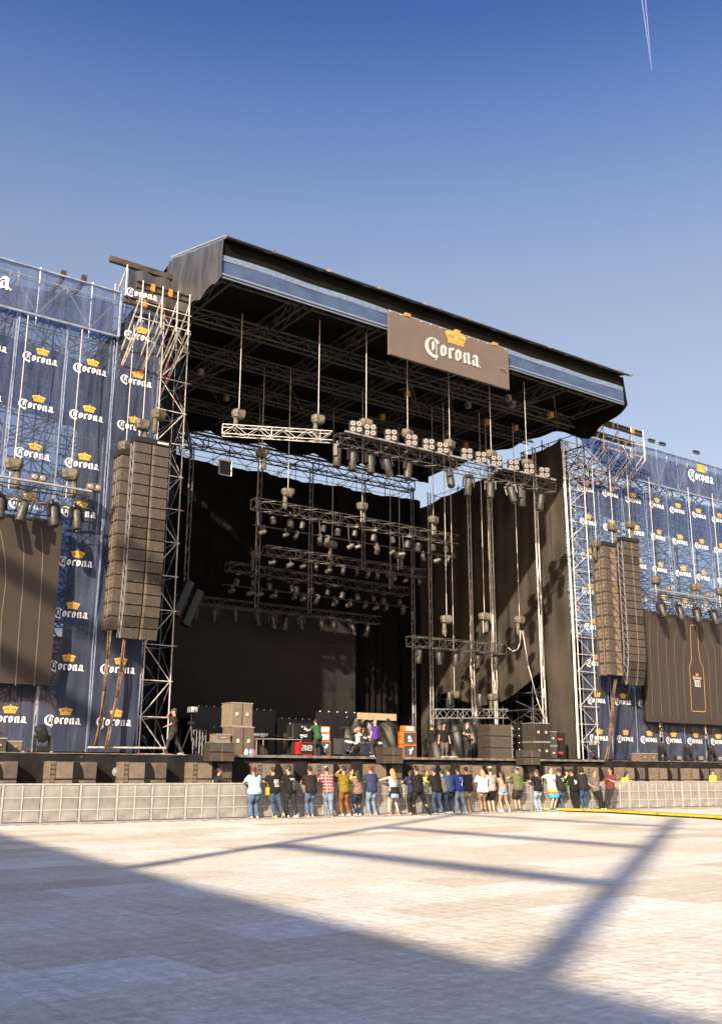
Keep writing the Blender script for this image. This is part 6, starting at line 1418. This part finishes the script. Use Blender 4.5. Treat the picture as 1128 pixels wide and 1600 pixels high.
crowd(860, 'man in sunglasses, white graphic T-shirt and rainbow striped shorts facing the camera', h=1.75, sk=1, rz=math.pi+.1, lean=-5, hips=(0,.10), top=('tee', (.62,.60,.58)), bot=('shorts', (.1,.4,.5)), botmat=RAINBOW, hair=('short', 'w'), glasses=True, shoe=(.02,.12,.18), hands=((-.62,-.12,1.18), (.42,-.12,1.2)), hp=0, feet=((-.10,.1),(.14,.12)), prints=(mat('dark_print', (.10,.06,.09), .8), blob(5, .08, -.12, -.33), -1), hy=-15, w_=1.08)
crowd(876, 'man in a black T-shirt with a white skull print, dark cap and blue jeans', h=1.72, w_=1.15, lean=10, hips=(0,-.06), top=('tee', (.025,.024,.026)), bot=('jeans', (.08,.13,.24)), cap=('cap', (.04,.035,.03)), shoe=(.06,.06,.07), prints=(WHITES, blob(6, .08, -.08, -.2, 14)))
crowd(896, 'person in a black hoodie with a big white back print, black trousers and red shoes', h=1.70, lean=10, hips=(0,-.06), top=('jacket', BLACK), bot=('jeans', (.02,.02,.02)), cap=('cap', BLACK), shoe=(.35,.02,.04), feet=((0,-.1),(.05,-.25)), prints=(WHITE, blob(7, .09, -.10, -.32, 18)), w_=1.1)
crowd(911, 'man in a plain black hooded jacket with the hood up and dark blue jeans', h=1.78, w_=1.15, lean=9, hips=(0,-.05), top=('jacket', (.025,.022,.022)), bot=('jeans', J2), cap=('hood', (.025,.022,.022)), shoe=(.45,.45,.5), feet=((-.08,-.1),(.1,-.15)))
crowd(929, 'woman in sunglasses and grey and red T-shirt leaning back on the barrier', h=1.66, fem=True, rz=math.pi-.25, lean=-9, hips=(0,.16), drop=.03, top=('tee', (.16,.15,.15)), bot=('wide', (.02,.02,.02)), hair=('short', 'w'), glasses=True, shoe=(.6,.6,.58), hands=((-.42,-.02,1.15), (.22, .20, .98)), feet=((-.08,.34),(-.26,.36)), hp=0, prints=(RED, blob(8, .07, -.12, -.26, 12), -1), sk=0)
crowd(956, 'man in a maroon shirt looking down at his hands, rightmost at the barrier', h=1.76, rz=math.pi*.55, lean=-8, hips=(.0,.10), top=('tee', (.16,.035,.045)), bot=('slim', (.035,.03,.028)), hair=('short', 'b'), shoe=(.05,.045,.04), hands=((-.08,.30,1.28), (.12,.30,1.22)), hp=30, feet=((-.05,.42),(.14,.38)), dy=-.45)
def phone(px): pass
# guards in the pit
def pit(px, y, label, **k):
    x = U(px, 1215, y=y).x; person(label, x, y, 0, group='people working in the pit', **k)
pit(336, 33.6, 'person in a dark jacket with bright panels leaning on the barrier from inside the pit', h=1.72, rz=-1.9, lean=14, top=('jacket', (.03,.03,.03)), bot=('jeans', (.02,.02,.03)), hands=((.25,.45,1.22), (.5,.5,1.2)), hy=10, prints=(mat('hivis_print', (.35,.65,.08), .7), [(-.1,-.04,-.3,-.1),(.04,.1,-.3,-.1)]))
HV = dict(top=('tee', (.40,.72,.05)), bot=('jeans', (.02,.02,.03)), extra=vest())
pit(549, 33.7, 'guard in a yellow green vest glimpsed between the crowd left of the man in navy', h=1.68, rz=math.pi, hands=('down','down'), **HV)
pit(666, 33.6, 'guard in a yellow green vest reaching through behind the man all in black', h=1.66, rz=2.6, lean=16, hands=((.2,.4,1.15),'rail'), **HV)
pit(885, 33.4, 'guard in a dark cap and yellow green vest behind the skull shirt man', h=1.70, rz=math.pi, hands=('down','down'), cap=('cap', (.03,.03,.05)), **HV)
pit(969, 33.2, 'black haired guard in yellow green vest bending over the barrier right of the crowd', h=1.72, rz=-2.2, lean=30, hands=((.4,.55,1.2),'rail'), hair=('curly', 'b'), **HV)
pit(1113, 33.6, 'guard in a blue cap and yellow green shirt standing alone at the far right', h=1.74, rz=math.pi, hands=('down','down'), cap=('cap', (.03,.06,.22)), **HV)
# people on the stage
def onstage(px, y, label, z=Z1, **k):
    x = U(px, 1180, y=y).x; person(label, x, y, z, group='people on the stage', **k)
onstage(270, 37.0, 'man in cap and dark clothes walking at the left end of the stage', Z0, h=1.76, rz=1.2, sk=0, top=('tee', (.03,.03,.032)), bot=('jeans', (.05,.045,.045)), cap=('cap', (.10,.09,.16)), shoe=(.25,.23,.2), hands=((0,.32,1.1), 'face'), feet=((-.08,.30),(.08,-.38,.02)), hips=(0,0), w_=1.08)
onstage(496, 39.6, 'technician in a green and white shirt bending over the clock box', Z0, h=1.76, rz=.2, lean=16, top=('tee', (.035,.12,.05)), bot=('wide', (.05,.045,.04)), shoe=(.05,.05,.05), hands=((-.3,.4,1.3),(.3,.45,1.25)), hips=(0,-.05))
onstage(562, 43.9, 'blond man in a white vest and headphones sitting behind the drums', h=1.75, rz=math.pi+.3, sk=1, drop=.22, hips=(0,-.05), top=('tank', (.65,.64,.64)), bot=('jeans', (.03,.03,.03)), hair=('short', 'n'), glasses=True, hands=((-.2,.1,1.48),(.2,.1,1.48)), feet=((-.2,.35),(.2,.35)), shoe=(.3,.3,.3))
onstage(586, 41.6, 'grey haired man in a purple T-shirt standing in front of the drum kit', h=1.78, rz=.15, sk=1, w_=1.08, top=('tee', (.12,.045,.30)), bot=('wide', (.05,.05,.04)), hair=('short', 'g'), shoe=(.6,.6,.6), hands=('down','down'), feet=((-.2,-.05),(.14,-.05)))
onstage(675, 40.2, 'man in black drinking from a bottle left of the guitarist', Z0, h=1.74, rz=-1.0, top=('tee', BLACK), bot=('jeans', (.03,.03,.03)), hands=((.2,.3,1.2),'face'), shoe=(.1,.1,.1), w_=1.08, hair=('short', 'w'))
onstage(694, 39.6, 'man in a black T-shirt and worn grey trousers looking down, left of the guitarist', Z0, h=1.74, rz=2.7, top=('tee', (.02,.018,.015)), bot=('jeans', (.13,.11,.085)), hands=('down','down'), hp=30, shoe=(.08,.07,.06), w_=1.1)
onstage(730, 38.8, 'long haired guitarist in sunglasses and a dark T-shirt playing a black guitar', Z0, h=1.80, rz=math.pi+.35, sk=1, top=('tee', (.05,.045,.05)), bot=('slim', (.035,.022,.022)), hair=('long', 'w'), glasses=True, hands=((-.12,.24,1.10),(.36,.28,1.22)), feet=((-.13,0),(.16,.02)), shoe=(.45,.5,.42), extra=guitar, prints=(WHITES, textblock(9, 2, .07, -.14), -1), hp=8)
# ---------------------------------------------------------------- finish the soft surfaces
bpy.context.view_layer.update(); dg = bpy.context.evaluated_depsgraph_get()
for o in VOX:
    ev = o.evaluated_get(dg); me = bpy.data.meshes.new_from_object(ev, depsgraph=dg); mm = o.data.materials[0]; o.modifiers.clear(); me.materials.clear(); me.materials.append(mm)
    me.polygons.foreach_set('material_index', [0]*len(me.polygons)); me.polygons.foreach_set('use_smooth', [True]*len(me.polygons)); me.name = o.data.name; o.data = me

for body, hb in HANDS:
    bm = bmesh.new(); bm.from_mesh(body.data); vs = [bm.verts.new(v) for v in hb.v]
    for f in hb.f:
        try: bm.faces.new([vs[i] for i in f]).smooth = True
        except ValueError: pass
    bm.to_mesh(body.data); bm.free()
for shirt, t, m, rects, sg, Sh, k in PRINTS:
    me = shirt.data; tr = BVHTree.FromPolygons([v.co for v in me.vertices], [tuple(p.vertices) for p in me.polygons]); b = MB(); j = 0
    for x0, x1, z0, z1 in rects:
        q = []; j += 1
        for (x, z) in ((x0, z0), (x1, z0), (x1, z1), (x0, z1)):
            h = tr.ray_cast(Vector((Sh.x*0 + x*k, -2*sg, Sh.z + z*k)), Vector((0, sg, 0)))
            if h[0] is None: break
            q.append(h[0] - Vector((0, sg*(.006+.0005*j), 0)))
        if len(q) == 4: b.poly(q)
    if b.v: b.build('shirt_print', m, shirt)
